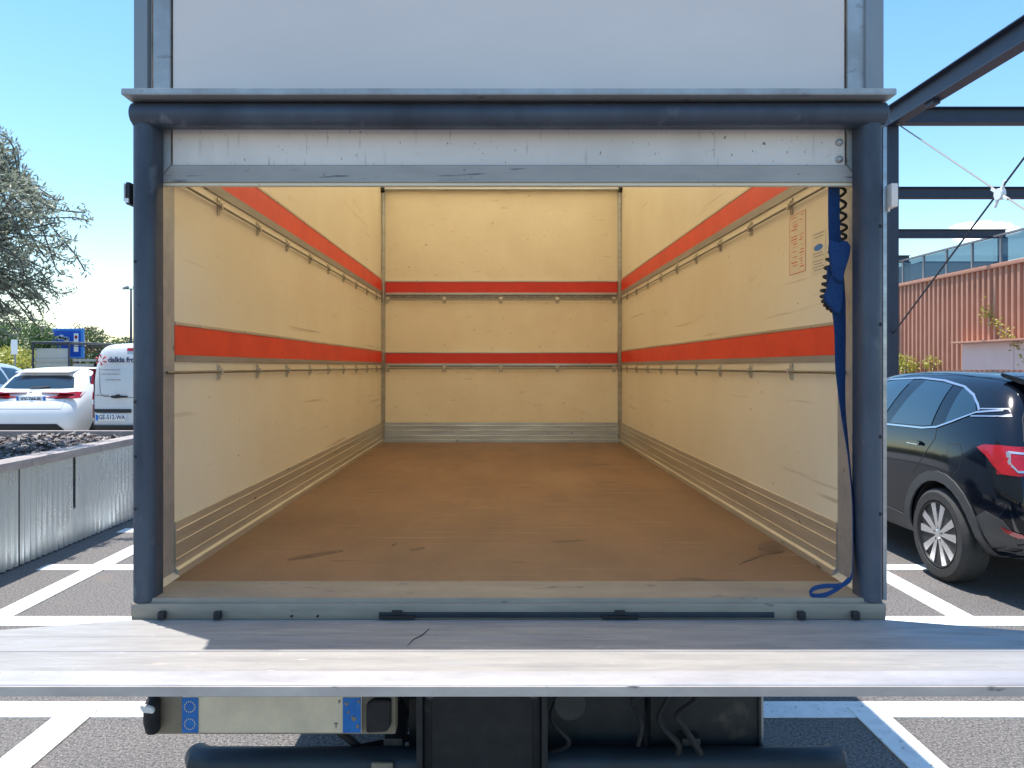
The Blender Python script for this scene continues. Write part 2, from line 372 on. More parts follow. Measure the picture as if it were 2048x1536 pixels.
b.build('roof_rail', M['aludull'], truck)
# skirting along the floor: ribbed aluminium extrusions
def skirt_poly(s):      # (inward offset, z)
    pr = [(0, FZ), (.016, FZ), (.016, FZ+.022), (.006, FZ+.028), (.006, FZ+.050), (.009, FZ+.054), (.006, FZ+.058), (.006, FZ+.100), (.009, FZ+.104),
          (.006, FZ+.108), (.006, FZ+.140), (.009, FZ+.144), (.006, FZ+.148), (.006, FZ+.172), (0, FZ+.174)]
    return pr
for wx, s in ((XL, 1), (XR, -1)):
    b = MB(); b.prism([(wx+s*(o_+.0005), z) for o_, z in skirt_poly(1)], 'y', 2.29, YB-.012); b.build('kick_plate', M['aluside'], truck, smooth=False)
b = MB(); b.prism([(YB-o_-.0005, z) for o_, z in skirt_poly(1)], 'x', XL+.02, XR-.02); b.build('kick_plate', M['alu'], truck, smooth=False)
# vertical corner trims and jamb strips
for wx, s in ((XL, 1), (XR, -1)):
    b = MB(); b.prism([(wx+s*.001, YB-.001), (wx+s*.030, YB-.001), (wx+s*.024, YB-.010), (wx+s*.010, YB-.024), (wx+s*.001, YB-.050)], 'z', FZ+.005, RZ-.01)
    b.build('corner_trim', M['alu'], truck, smooth=False)
    b = MB(); b.box(min(wx, wx+s*.004), max(wx, wx+s*.004), 2.14, 2.287, FZ+.002, RZ-.02); b.build('jamb_strip', M['aludull'], truck, smooth=False)
# red rub boards in aluminium lips, side walls and back wall
def band(z0, z1, lip):
    for wx, s in ((XL, 1), (XR, -1)):
        b = MB(); b.box(min(wx+s*.001, wx+s*.004), max(wx+s*.001, wx+s*.004), 2.292, YB-.052, z0, z1); rb = b.build('rub_board', M['red'], truck, smooth=False)
        b = MB()
        b.prism([(wx+s*.001, z0-lip), (wx+s*.006, z0-lip+.001), (wx+s*.006, z0-.001), (wx+s*.001, z0)], 'y', 2.291, YB-.052); b.build('board_lip', M['lipdark'], rb, smooth=False); b = MB()
        for za, zb_, d in ((z1, z1+.012, .0065),):
            b.prism([(wx+s*.001, za), (wx+s*d, za+.001), (wx+s*d, zb_-.001), (wx+s*.001, zb_)], 'y', 2.291, YB-.052)
            for k_ in range(9 if za > z0 else 0): b.lathe([(0, .0035), (s*.002, .0035), (s*.003, .0015)], (wx+s*d, 2.48+k_*.44, za+.006), 'x', 8)
        b.build('board_lip', M['aluside'], rb, smooth=False)
    b = MB(); b.box(XL+.034, XR-.034, YB-.013, YB-.001, z0-.010, z1-.014); rb = b.build('rub_board', M['redback'], truck, smooth=False, label='darker red board across the end wall')
    b = MB(); b.box(XL+.034, XR-.034, YB-.017, YB-.001, z1-.0135, z1-.004); b.box(XL+.034, XR-.034, YB-.017, YB-.001, z0-.028, z0-.0105)
    b.build('board_lip', M['alu'], rb, smooth=False)
band(Z(.658), Z(.755), .036); band(Z(.037), Z(.131), .022)
# lashing rods with clips
def bracket(rod, p, along):
    b = MB(); w = .016
    if along == 'y':
        wx, s = (XL, 1) if p[0] < 0 else (XR, -1)
        b.box(min(wx+s*.001, wx+s*.006), max(wx+s*.001, wx+s*.006), p[1]-.011, p[1]+.011, p[2]-.030, p[2]+.030, bev=.002)
        b.box(min(wx+s*.006, wx+s*.020), max(wx+s*.006, wx+s*.020), p[1]-.006, p[1]+.006, p[2]-.012, p[2]+.012, bev=.003)
        for dz in (-.024, .024): b.lathe([(0, .005), (s*.010, .005)], (wx, p[1], p[2]+dz*.8), 'x', 8)
    else:
        b.box(p[0]-w, p[0]+w, YB-.006, YB-.001, p[2]-.030, p[2]+.026, bev=.002)
        b.box(p[0]-.006, p[0]+.006, YB-.034, YB-.006, p[2]-.012, p[2]+.012, bev=.003)
    b.build('rod_bracket', M['aluside'], rod)
ys = [2.65+.425*k for k in range(9)]
for z in (Z(.584), Z(-.019)):
    for wx, s in ((XL, 1), (XR, -1)):
        b = MB(); b.tube([(wx+s*.014, 2.215, z), (wx+s*.014, YB-.06, z)], .0048, 8); rod = b.build('lashing_rod', M['steel'], truck)
        for y in ys: bracket(rod, (wx, y, z), 'y')
    b = MB(); b.tube([(XL+.04, YB-.026, z), (XR-.04, YB-.026, z)], .005, 8)
    b.box(XL+.035, XR-.035, YB-.004, YB-.0005, z+.012, z+.05); rod = b.build('lashing_rod', M['steel'], truck)
    for k in range(5): bracket(rod, (XL+.05+k*.497, 0, z), 'x')
# roller bar at the top of the end wall
b = MB(); b.tube([(XL+.01, YB-.05, Z(1.545)), (XR-.01, YB-.05, Z(1.545))], .014, 12); b.box(XL+.02, XR-.02, YB-.02, YB-.002, Z(1.550), Z(1.575))
rb = b.build('roller_bar', M['alu'], truck)
for x in (XL+.012, XR-.012):
    b = MB(); b.lathe([(-.018, .024), (-.012, .03), (.012, .03), (.018, .024)], (x, YB-.05, Z(1.545)), 'x', 16); b.build('end_cap', M['black'], rb)

# rear frame
PXL, PXR = -1.069, 1.126
b = MB(); b.box(PXL, XL-.0005, 2.12, 2.203, Z(-.672), RZ+.002, bev=.004); b.build('corner_post', M['galv'], truck)
b = MB(); b.box(XR+.0005, PXR, 2.12, 2.203, Z(-.672), RZ+.002, bev=.004); b.build('corner_post', M['galv'], truck)
def halfround(cx, cy, r, z0, z1, fl):
    pts = [(cx+r*math.cos(a), cy-r*math.sin(a)) for a in [math.pi*k/16 for k in range(17)]]
    pts = [(cx+r, cy+fl)]+pts+[(cx-r, cy+fl)]
    b = MB(); b.prism(pts, 'z', z0, z1); return b
halfround(-1.019, 2.094, .0335, Z(-.672), Z(.715), .034).build('guard_tube', M['steelblue'], truck, label='dark upright tube on the left of the opening')
halfround(1.070, 2.094, .033, Z(-.672), Z(.715), .034).build('guard_tube', M['steelblue'], truck, label='dark upright tube on the right of the opening')
b = MB(); b.box(1.1045, 1.116, 2.085, 2.118, Z(-.672), Z(.69), bev=.002); b.build('edge_strip', M['alu'], truck)
b = MB(); b.tube([(-1.049, 2.078, Z(.721)), (-1.045, 2.078, Z(.721)), (TX, 2.078, Z(.719)), (1.101, 2.078, Z(.723)), (1.105, 2.078, Z(.723))], [.027, .032, .032, .032, .027], 24)
b.box(-1.05, 1.10, 2.076, 2.118, Z(.692), Z(.754)); b.build('cross_tube', M['steelblue'], truck, label='dark horizontal tube above the opening')
b = MB(); b.prism([(2.020, Z(.758)), (2.020, Z(.775)), (2.030, Z(.779)), (2.118, Z(.779)), (2.118, Z(.757)), (2.060, Z(.757))], 'x', -1.054, 1.109, bev=.002)
b.build('drip_flange', M['aludull'], truck)
for x_, zs in ((-1.035, (-.10, -.255, -.405, .30)), (1.085, (-.20, -.42, .12, .40))):
    for z_ in zs:
        b = MB(); b.lathe([(.004, .0055), (-.0015, .0055), (-.003, .003), (-.003, .0005)], (x_, 2.094-math.sqrt(.0335**2-.016**2), Z(z_)), 'y', 10); b.build('bolt', M['rubber'], truck)
# small lamps on the outside of the posts
b = MB(); b.box(-1.082, PXL-.001, 2.10, 2.14, Z(.470), Z(.535), bev=.003)
sl = b.build('side_marker', M['black'], truck); b = MB(); b.box(-1.0855, -1.0825, 2.095, 2.135, Z(.478), Z(.530), bev=.001); b.box(-1.081, -1.0705, 2.094, 2.0995, Z(.474), Z(.486)); b.build('lens', M['lens'], sl)
b = MB(); b.box(1.1165, 1.136, 2.062, 2.112, Z(.455), Z(.522), bev=.003); b.box(1.1165, 1.122, 2.08, 2.10, Z(.445), Z(.456)); sl = b.build('side_marker', M['doorclean'], truck)
# the rear door: skin, extruded frame with mitred corners, bolts
DY = 2.135
b = MB(); b.box(-.962, 1.019, DY+.003, DY+.03, Z(.592), Z(.715)); door = b.build('rear_door', M['doorskin'], truck, smooth=False, label='white dirt-specked rear door hanging half down')
b = MB(); b.box(-.961, 1.018, DY+.003, DY+.03, Z(.716), Z(1.56)); b.build('upper_skin', M['doorclean'], door, smooth=False)
b = MB(); b.prism([(-1.004, Z(.541)), (1.064, Z(.541)), (1.021, Z(.591)), (-.964, Z(.591))], 'y', DY-.006, DY+.028, bev=.0015); b.build('bottom_rail', M['dooralu'], door)
b = MB(); b.prism([(-1.017, Z(.536)), (-1.008, Z(.541)), (-.966, Z(.593)), (-.966, Z(1.56)), (-1.017, Z(1.56))], 'y', DY-.004, DY+.028, bev=.0015); b.build('side_rail', M['aludull'], door)
b = MB(); b.prism([(1.075, Z(.536)), (1.068, Z(.541)), (1.024, Z(.593)), (1.024, Z(1.56)), (1.075, Z(1.56))], 'y', DY-.004, DY+.028, bev=.0015); b.build('side_rail', M['aludull'], door)
b = MB(); b.box(-.962, 1.019, DY+.001, DY+.0028, Z(.5912), Z(.5932)); b.box(-.9642, -.9622, DY+.001, DY+.0028, Z(.60), Z(1.56)); b.box(1.0192, 1.0212, DY+.001, DY+.0028, Z(.60), Z(1.56)); b.build('seal', M['seam'], door)
for z in (Z(.660), Z(.610)):
    b = MB(); b.lathe([(.006, .010), (-.004, .010), (-.008, .006), (-.009, .0005)], (1.002, DY, z), 'y', 14); b.build('bolt', M['aludull'], door)
b = MB(); b.prism([(-1.002, Z(.533)), (1.062, Z(.533)), (1.062, Z(.5405)), (-1.002, Z(.5405))], 'y', DY, DY+.02); b.build('bottom_seal', M['cream'], door)

# threshold and sill
b = MB(); b.prism([(YF, FZ-.02), (YF, FZ+.002), (2.075, FZ+.002), (2.072, FZ-.012), (2.09, FZ-.02)], 'x', XL+.001, XR-.001); b.build('threshold', M['sillgrey'], truck, smooth=False)
for s, wx in ((1, XL), (-1, XR)):
    b = MB(); b.prism([(wx+s*.001, FZ+.003), (wx+s*.022, FZ+.003), (wx+s*.001, FZ+.02)], 'y', 2.12, 2.287); b.build('threshold_gusset', M['aludull'], truck, smooth=False)
b = MB(); b.prism([(2.060, Z(-.7145)), (2.057, Z(-.688)), (2.060, Z(-.6745)), (2.118, Z(-.6735)), (2.118, Z(-.76)), (2.068, Z(-.76))], 'x', -1.045, 1.099, bev=.0012)
sill = b.build('sill', M['sillgrey'], truck)
b = MB(); b.box(-.34, .78, 2.0525, 2.059, Z(-.712), Z(-.697), bev=.001); b.build('recess_shade', M['underbar'], sill)  # dark strip standing in for the shade in the sill's hinge recess
for px in (326, 437, 1601, 1709):
    x = (px-998)*2.055/F; b = MB(); b.box(x-.010, x+.010, 2.040, 2.057, Z(-.7135), Z(-.692), bev=.003); b.build('rubber_buffer', M['rubber'], sill)
for px in (583, 635, 1415, 1466):
    x = (px-998)*2.055/F; b = MB(); b.lathe([(0, .0035), (-.004, .0035)], (x, 2.058, Z(-.708)), 'y', 8); b.build('bolt', M['rubber'], sill)
for px in (794, 1240):
    x = (px-998)*2.05/F; b = MB(); b.box(x-.014, x+.014, 2.046, 2.0565, Z(-.696), Z(-.691)); b.box(x-.05, x+.05, 2.045, 2.0522, Z(-.7135), Z(-.703)); b.build('hinge', M['black'], sill)

# tail lift deck
PZ = Z(-.7165)
outline = [(-1.043, 2.050), (-1.354, 1.972), (-1.62, 1.895), (-1.62, 1.70), (1.67, 1.70), (1.67, 1.895), (1.42, 1.968), (1.098, 2.050)]
b = MB(); b.prism([(x, y) for x, y in outline], 'z', PZ-.028, PZ); lift = b.build('tail_lift_deck', M['lift'], truck, smooth=False, label='scratched aluminium tail lift deck')
b = MB()
for y, w, h in ((1.823, .003, .001), (1.925, .002, .0004)):
    x0 = -1.6 if y < 1.9 else -1.02-(2.05-y)*3.2; x1 = 1.65 if y < 1.9 else 1.09+(2.05-y)*3.2
    b.box(x0, x1, y-w/2, y+w/2, PZ-.001, PZ+h)
b.build('deck_rib', M['liftedge'], lift, smooth=False)
b = MB(); b.prism([(1.6995, PZ-.030), (1.6995, PZ+.0025), (1.694, PZ+.0025), (1.686, PZ+.0005), (1.650, PZ-.0005), (1.643, PZ-.0025), (1.640, PZ-.006), (1.6405, PZ-.030)], 'x', -1.62, 1.67)
b.build('deck_edge', M['liftedge'], lift)
b = MB(); b.box(-1.62, 1.67, 1.6365, 1.6395, PZ-.0285, PZ-.0065); b.build('front_lip', M['lipgrey'], lift, smooth=False)
b = MB(); b.tube([(-.19, 1.98, PZ+.0008), (-.205, 1.93, PZ+.0008), (-.225, 1.90, PZ+.0008), (-.235, 1.855, PZ+.0008)], [.0008, .0018, .0014, .0006], 6); b.build('deck_scratch', M['seam'], lift)
b = MB(); b.box(-1.10, 1.14, 1.72, 2.02, PZ-.040, PZ-.0285); b.build('deck_underframe', M['dark'], lift)

# lamp and number plate bar, under-run bar, lift gear, chassis, wheels
pb = MB(); pb.box(-1.025, -.30, 2.11, 2.16, Z(-1.072), Z(-.955), bev=.008); bar = pb.build('plate_bar', M['lampgrey'], truck, label='grey bar carrying number plate and rear lamps')
b = MB(); b.box(-.918, -.398, 2.101, 2.109, Z(-1.062), Z(-.957), bev=.002); pl = b.build('number_plate', M['platewhite'], bar, label='faded number plate with blue end bands')
for bx0, bx1 in ((-.918, -.871), (-.452, -.400)):
    b = MB(); b.box(bx0, bx1, 2.0985, 2.1005, Z(-1.060), Z(-.959)); b.build('blue_band', M['plateblue'], pl, smooth=False)
b = MB()
for cz_ in (Z(-1.035), Z(-.985)):
    for k in range(14):
        a = 2*math.pi*k/14; b.box(-.895+.015*math.cos(a)-.0016, -.895+.015*math.cos(a)+.0016, 2.0975, 2.0984, cz_+.015*math.sin(a)-.0016, cz_+.015*math.sin(a)+.0016)
b.build('ring_mark', M['platewhite'], pl, smooth=False)
b = MB()
for i, (x, z, s_) in enumerate([(-.448, -.985, .014), (-.430, -1.030, .018), (-.412, -.975, .010), (-.440, -1.005, .008), (-.415, -1.048, .012)]):
    b = MB(); b.prism([(x+s_*(.5+.5*math.cos(a_)*(.75+.3*math.sin(a_*3+i))), Z(z)+s_*.6*(1+math.sin(a_)*(.75+.3*math.cos(a_*2+i)))) for a_ in [2*math.pi*q/12 for q in range(12)]], 'y', 2.0972, 2.0983); b.build('worn_patch', M['lampgrey'], pl, smooth=False)
text('small_mark', 'T', .020, (-.472, 2.100, Z(-1.040)), FACE_CAM, M['textdark'], pl); text('small_mark', 'F', .014, (-.462, 2.100, Z(-.972)), FACE_CAM, M['textdark'], pl)
for x0, x1, lit in ((-1.021, -.975, 1), (-.382, -.312, 0)):
    b = MB()
    if lit: b.tube([((x0+x1)/2, 2.100, Z(-1.052)), ((x0+x1)/2, 2.092, Z(-1.045)), ((x0+x1)/2, 2.085, Z(-1.02)), ((x0+x1)/2, 2.085, Z(-.975)), ((x0+x1)/2, 2.10, Z(-.962))], [.014, .021, .023, .023, .018], 18)
    else: b.prism([(x0, Z(-1.055)), (x1-.012, Z(-1.052)), (x1, Z(-1.035)), (x1, Z(-.962)), (x0+.018, Z(-.962)), (x0, Z(-.975))], 'y', 2.085, 2.109, bev=.003)
    lp = b.build('plate_lamp', M['rubber'], bar)
    if lit: b = MB(); b.prism([(x0+.004, Z(-.958)), (x1-.008, Z(-.968)), (x1-.003, Z(-.978)), (x1-.006, Z(-.985)), (x0+.010, Z(-.982)), (x0+.002, Z(-.970))], 'y', 2.055, 2.066, bev=.002); b.build('lens', M['lens'], lp)
b = MB(); b.tube([(-.955, 2.30, Z(-1.235)), (-.93, 2.26, Z(-1.232)), (-.88, 2.245, Z(-1.228)), (.99, 2.245, Z(-1.228)), (1.04, 2.26, Z(-1.232)), (1.06, 2.30, Z(-1.235))], [.040, .046, .047, .047, .046, .040], 16)
ub = b.build('underrun_bar', M['underbar'], truck, label='dark bar under the tail lift')
b = MB(); b.box(-.385, -.320, 2.185, 2.199, Z(-1.29), Z(-1.196), bev=.003); b.build('reflector', M['lampgrey'], ub)
for x in (-.33, .60):
    b = MB(); b.box(x-.03, x+.03, 2.26, 2.9, Z(-1.21), Z(-1.16), bev=.006); b.build('bar_stay', M['dark'], ub)
for x in (-.36, .40):
    b = MB(); b.box(x-.04, x+.04, 2.35, 7.9, .56, .74, bev=.01); b.build('chassis_rail', M['dark'], truck)
for y in (2.55, 3.6, 4.7, 5.8):
    b = MB(); b.box(-.32, .36, y-.03, y+.03, .58, .72, bev=.006); b.build('cross_member', M['dark'], truck)
for x in (-.98, -.5, 0, .55, 1.03):
    b = MB(); b.box(x-.025, x+.025, 2.26, 6.3, FZ-.115, FZ-.032); b.build('floor_bearer', M['dark'], truck)
for x in (-.235, .135):           # lift gear between the rails
    b = MB(); b.box(x-.009, x+.009, 2.14, 2.22, .36, .88, bev=.003); pp = b.build('mast_plate', M['dark'], truck)
    for dz in (.74,):
        b = MB(); b.lathe([(0, .014), (-.016, .014), (-.020, .008), (-.021, .001)], (x+(.03 if x < 0 else -.03), 2.165, Z(-.975)), 'y', 10); b.build('bolt', M['steel'], pp)
b = MB(); b.box(-.225, .125, 2.17, 2.20, .38, .87, bev=.006); b.build('gear_housing', M['dark'], truck)
b = MB(); b.box(-.20, .10, 2.155, 2.168, .42, .78, bev=.004); b.build('housing_cover', M['rubber'], truck)
for x in (-.30, .21):
    b = MB(); b.bar((x, 2.06, .885), (x+.02, 2.55, .42), .05, .06, .008); b.build('lift_arm', M['dark'], truck)
    b = MB(); b.tube([(x+.055, 2.10, .86), (x+.06, 2.6, .50)], .028, 14); cy = b.build('lift_cylinder', M['dark'], truck)
    b = MB(); b.tube([(x+.055, 2.07, .885), (x+.0555, 2.17, .81)], .014, 12); b.build('piston_rod', M['steel'], cy)
b = MB(); b.lathe([(-.03, .026), (-.03, .045), (.03, .045), (.03, .026)], (.205, 2.12, Z(-.975)), 'y', 20); b.build('pivot_ring', M['dark'], truck)
rr_ = random.Random(3)
for k in range(6):
    x = -.30+rr_.uniform(-.06, .04) if k < 2 else .18+rr_.uniform(0, .42); z = .80
    pts = [(x, 2.2, z)]
    for j in range(5): pts.append((pts[-1][0]+rr_.uniform(-.06, .07), 2.2+rr_.uniform(-.01, .05), pts[-1][2]-rr_.uniform(.03, .09)))
    b = MB(); b.tube(smooth_path([Vector(q_) for q_ in pts], 5), .007+.003*(k % 2), 8); b.build('hose', M['rubber'], truck)
b = MB(); b.tube([(-.55, 2.25, .62), (-.50, 2.25, .52), (-.44, 2.3, .44), (-.30, 2.4, .42)], .012, 8); b.build('hose', M['rubber'], truck)
b = MB(); b.box(-.29, .34, 2.34, 2.35, .30, .90); b.box(.36, .47, 2.34, 2.35, .28, .90); b.box(.34, .36, 2.34, 2.35, .30, .60); b.build('dark_filler', M['dark'], truck)  # black sheets added so the space under the truck stays dark
b = MB(); b.tube([(-.60, 2.62, .50), (.62, 2.62, .50)], .045, 12); b.tube([(-.52, 2.62, .50), (-.42, 2.40, .74)], .03, 8); b.build('torsion_tube', M['dark'], truck)
b = MB(); b.box(.30, .50, 2.42, 2.9, .50, .80, bev=.02); b.build('battery_box', M['dark'], truck)
b = MB(); b.box(.52, .62, 2.35, 2.39, .45, .84, bev=.008); b.build('hanger', M['dark'], truck)
b = MB(); b.tube([(-.85, 4.25, .36), (.90, 4.25, .36)], .05, 12); b.lathe([(-.12, .05), (-.06, .13), (.06, .13), (.12, .05)], (.02, 4.25, .36), 'x', 20); b.build('axle', M['dark'], truck)
def truck_wheel(x, y, w=.20):
    c = (x, y, .36)
    b = MB(); b.lathe([(-w/2, .22), (-w/2, .33), (-w/2+.03, .355), (w/2-.03, .355), (w/2, .33), (w/2, .22)], c, 'x', 36); t_ = b.build('wheel', M['tyre'], truck)
    b = MB(); b.lathe([(-w/2+.01, .219), (-w/2+.03, .20), (-.02, .10), (.02, .10), (w/2-.03, .20), (w/2-.01, .219)], c, 'x', 28); b.build('rim', M['galv'], t_)
for x in (-.92, -.68, .72, .96): truck_wheel(x, 4.25)
for x in (-.86, .90): truck_wheel(x, 8.0)
for x0, x1 in ((.585, 1.005), (-.99, -.57)):
    b = MB(); b.box(x0, x1, 3.62, 3.63, .16, .80); b.build('mudflap', M['rubber'], truck)
b = MB(); b.box(.48, .83, 2.31, 2.42, .36, .86, bev=.02); tb = b.build('tool_box', M['dark'], truck, label='dark box hanging on the right below the deck')
b = MB(); b.lathe([(-.0, .05), (-.006, .05), (-.010, .03), (-.010, .001)], (.70, 2.308, .64), 'y', 20); b.build('box_lock', M['dark'], tb)
b = MB(); b.box(.832, .840, 2.30, 2.43, .34, .90, bev=.002); b.build('side_plate', M['aludull'], tb)
# cab in front of the box
b = MB(); b.prism([(6.60, .45), (6.60, 2.30), (7.05, 2.38), (7.75, 2.25), (8.45, 1.45), (8.95, 1.22), (9.05, .85), (9.0, .40)], 'x', -.96, 1.0, bev=.05); cab = b.build('cab', M['vanwhite'], truck)
b = MB(); b.prism([(6.95, 1.40), (7.0, 2.05), (7.62, 2.05), (8.15, 1.42)], 'x', -.975, 1.015); b.build('window', M['glass'], cab)

# stickers on the right wall (facing -X)
def sx_(px): return XR*F/(px-998)
ya, yb_ = sx_(1612), sx_(1580)
wz = lambda py, y: Z(-(py-733)*y/F)
X_ = XR-.0015
b = MB(); b.box(X_, XR-.0003, ya, yb_, wz(545, sx_(1600)), wz(425, sx_(1600))); st = b.build('sticker', M['sticker'], rw, smooth=False, label='loading notice with a red outline')
zt, zb = wz(425, sx_(1600)), wz(545, sx_(1600))
b = MB(); X2 = X_-.0004
for (y0, y1, z0, z1) in ((ya, yb_, zt-.002, zt), (ya, yb_, zb, zb+.002), (ya, ya+.002, zb, zt), (yb_-.002, yb_, zb, zt)): b.box(X2, X_, y0, y1, z0, z1)
rr_ = random.Random(5); z = zt-.012
while z > zb+.012:
    for (f0, f1) in ((.08, .38), (.45, .9)):
        if rr_.random() < .8: b.box(X2, X_, ya+(yb_-ya)*(f0+rr_.uniform(0, .12)), ya+(yb_-ya)*(f1-rr_.uniform(0, .15)), z, z+rr_.uniform(.0015, .004))
    z -= rr_.uniform(.008, .016)
b.build('sticker_print', M['textred'], st, smooth=False)
ya, yb_ = sx_(1652), sx_(1624)
zt, zb = wz(462, sx_(1640)), wz(548, sx_(1640))
b = MB(); b.box(X_, XR-.0003, ya, yb_, zb, zt); st = b.build('sticker', M['sticker'], rw, smooth=False, label='small sticker with a blue oval')
zm = wz(494, sx_(1640))
b = MB(); b.prism([((ya+yb_)/2+.034*math.cos(2*math.pi*k/20), zm+.011*math.sin(2*math.pi*k/20)) for k in range(20)], 'x', X2, X_); b.build('blue_oval', M['plateblue'], st, smooth=False)
b = MB()
for k, dz in enumerate((.045, .034, -.02, -.03, -.046, -.056, -.066, -.076)):
    if zb+.004 < zm+dz < zt-.004: b.box(X2, X_, ya+.01+.006*(k % 3), yb_-.012-.008*(k % 2), zm+dz, zm+dz+.003)
b.build('sticker_print', M['textgrey'], st, smooth=False)

# ------------------------------------------------------------------ blue strap and coiled cable in the opening
def P(px, py, Y): return Vector(((px-998)*Y/F, Y, Z(-(py-733)*Y/F)))
def ribbon(mb, pts, wid, th=.002):
    """pts: centre points, wid: (half width vectors)"""
    b_ = bmesh.new(); rows = []
    for i, p in enumerate(pts):
        w = Vector(wid[i]); d = (pts[min(i+1, len(pts)-1)]-pts[max(i-1, 0)]).normalized(); nn = w.cross(d).normalized()*th/2
        rows.append([b_.verts.new(p-w-nn), b_.verts.new(p+w-nn), b_.verts.new(p+w+nn), b_.verts.new(p-w+nn)])
    for i in range(len(rows)-1):
        for k in range(4): b_.faces.new((rows[i][k], rows[i][(k+1) % 4], rows[i+1][(k+1) % 4], rows[i+1][k]))
    b_.faces.new(rows[0][::-1]); b_.faces.new(rows[-1]); bmesh.ops.recalc_face_normals(b_, faces=b_.faces); mb.add(b_)
SY = 2.165
strap = thing('strap', P(1680, 1190, 2.1), 'blue webbing pull strap hanging down the right side of the opening, loop on the sill', 'strap')
mb = MB()
keys = [P(1668, 360, SY), P(1668, 440, SY), P(1672, 520, SY), P(1676, 600, SY), P(1680, 660, SY), P(1681, 740, 2.15), P(1686, 820, 2.14), P(1697, 910, 2.13),
        P(1705, 1000, 2.12), P(1706, 1080, 2.11), P(1704, 1150, 2.10)]
ws = [13, 13, 14, 15, 13, 12, 8, 5, 4.5, 4, 3.5]
pts = smooth_path(keys, 6)
wid = []
for i in range(len(pts)):
    f = i/6; a = min(int(f), len(ws)-2); w = ws[a]+(ws[a+1]-ws[a])*(f-a); full = 14.5*SY/F; wx = w*SY/F
    wid.append(Vector((wx, math.sqrt(max(full*full-wx*wx, 0))*.55, 0)))
ribbon(mb, pts, wid)
mb.build('webbing', M['blue'], strap)
mb = MB()
keys = [P(1704, 1150, 2.10), P(1698, 1162, 2.095), P(1680, 1171, 2.09), P(1650, 1172, 2.09), P(1628, 1177, 2.09), P(1620, 1187, 2.088), P(1632, 1192, 2.084), P(1655, 1188, 2.084), P(1680, 1174, 2.09), P(1698, 1158, 2.095)]
pts = smooth_path(keys, 6); ribbon(mb, pts, [Vector((0, .003, .0055))]*len(pts), .0035); mb.build('loop', M['blue'], strap)
for n_, poly in enumerate([
    [(1660, 478), (1676, 484), (1694, 480), (1703, 492), (1700, 512), (1690, 545), (1686, 566), (1672, 560), (1664, 540), (1658, 500)],
    [(1664, 548), (1684, 552), (1688, 572), (1686, 612), (1680, 630), (1668, 622), (1652, 604), (1648, 592), (1658, 572)],
    [(1656, 530), (1674, 538), (1680, 590), (1668, 612), (1654, 590)]]):
    mb = MB(); y0 = SY-.035+.012*n_
    mb.prism([((px-998)*y0/F, Z(-(py-733)*y0/F)) for px, py in poly], 'y', y0, y0+.010, bev=.003); mb.build('bunched_fold', M['blue'], strap)
cable = thing('coiled_cable', P(1680, 620, 2.2), 'black coiled cable hanging behind the blue strap', 'cable')
ax = smooth_path([P(1683, 365, 2.21), P(1684, 420, 2.21), P(1685, 470, 2.21), P(1672, 492, 2.21), P(1660, 520, 2.21), P(1654, 560, 2.21), P(1649, 590, 2.21), P(1656, 608, 2.205), P(1668, 616, 2.20), P(1678, 600, 2.2)], 26)
pts = []
for i, p in enumerate(ax):
    d = (ax[min(i+1, len(ax)-1)]-ax[max(i-1, 0)]).normalized(); u = d.cross(Vector((0, 1, 0))).normalized(); v = Vector((0, 1, 0))
    for k in range(3):
        a = 2*math.pi*(i*3+k)/33; q = p+(ax[min(i+1, len(ax)-1)]-p)*k/3; pts.append(q+(u*math.cos(a)+v*math.sin(a))*.0105)
mb = MB(); mb.tube(pts, .0045, 6); mb.build('coil', M['rubber'], cable)

# ------------------------------------------------------------------ cars
def car_shell(S, k=6, crown=.03, rb=.05, fb=.06, sub=2):
    """S: list of stations, each a list of (y, halfwidth, z) per level, bottom to roof edge. Box topology, all quads."""
    nl = len(S[0]); b = bmesh.new(); V = {}
    def bow(c): return 1-(2*c/k-1)**2
    for i, st in enumerate(S):
        for j, (y, w, z) in enumerate(st):
            cols = range(k+1) if (j in (0, nl-1) or i in (0, len(S)-1)) else (0, k)
            for c in cols:
                yy, zz = y, z
                if i == 0: yy -= rb*bow(c)*(1 if j < nl-1 else .6)
                if i == len(S)-1: yy += fb*bow(c)
                if j == nl-1: zz += crown*bow(c)
                V[i, j, c] = b.verts.new((w*(2*c/k-1), yy, zz))
    def fq(*a):
        try: b.faces.new([V[x_] for x_ in a])
        except (KeyError, ValueError): pass
    for i in range(len(S)-1):
        for j in range(nl-1):
            fq((i, j, 0), (i+1, j, 0), (i+1, j+1, 0), (i, j+1, 0)); fq((i, j, k), (i, j+1, k), (i+1, j+1, k), (i+1, j, k))
        for c in range(k):
            fq((i, nl-1, c), (i+1, nl-1, c), (i+1, nl-1, c+1), (i, nl-1, c+1)); fq((i, 0, c), (i, 0, c+1), (i+1, 0, c+1), (i+1, 0, c))
    for i in (0, len(S)-1):
        for j in range(nl-1):
            for c in range(k): fq((i, j, c), (i, j, c+1), (i, j+1, c+1), (i, j+1, c))
    bmesh.ops.recalc_face_normals(b, faces=b.faces)
    me = bpy.data.meshes.new('shell'); b.to_mesh(me); b.free()
    o = bpy.data.objects.new('shell', me); scn.collection.objects.link(o)
    md = o.modifiers.new('s', 'SUBSURF'); md.levels = md.render_levels = sub
    return o

def bake(o):
    dg = bpy.context.evaluated_depsgraph_get(); me = bpy.data.meshes.new_from_object(o.evaluated_get(dg)); return me

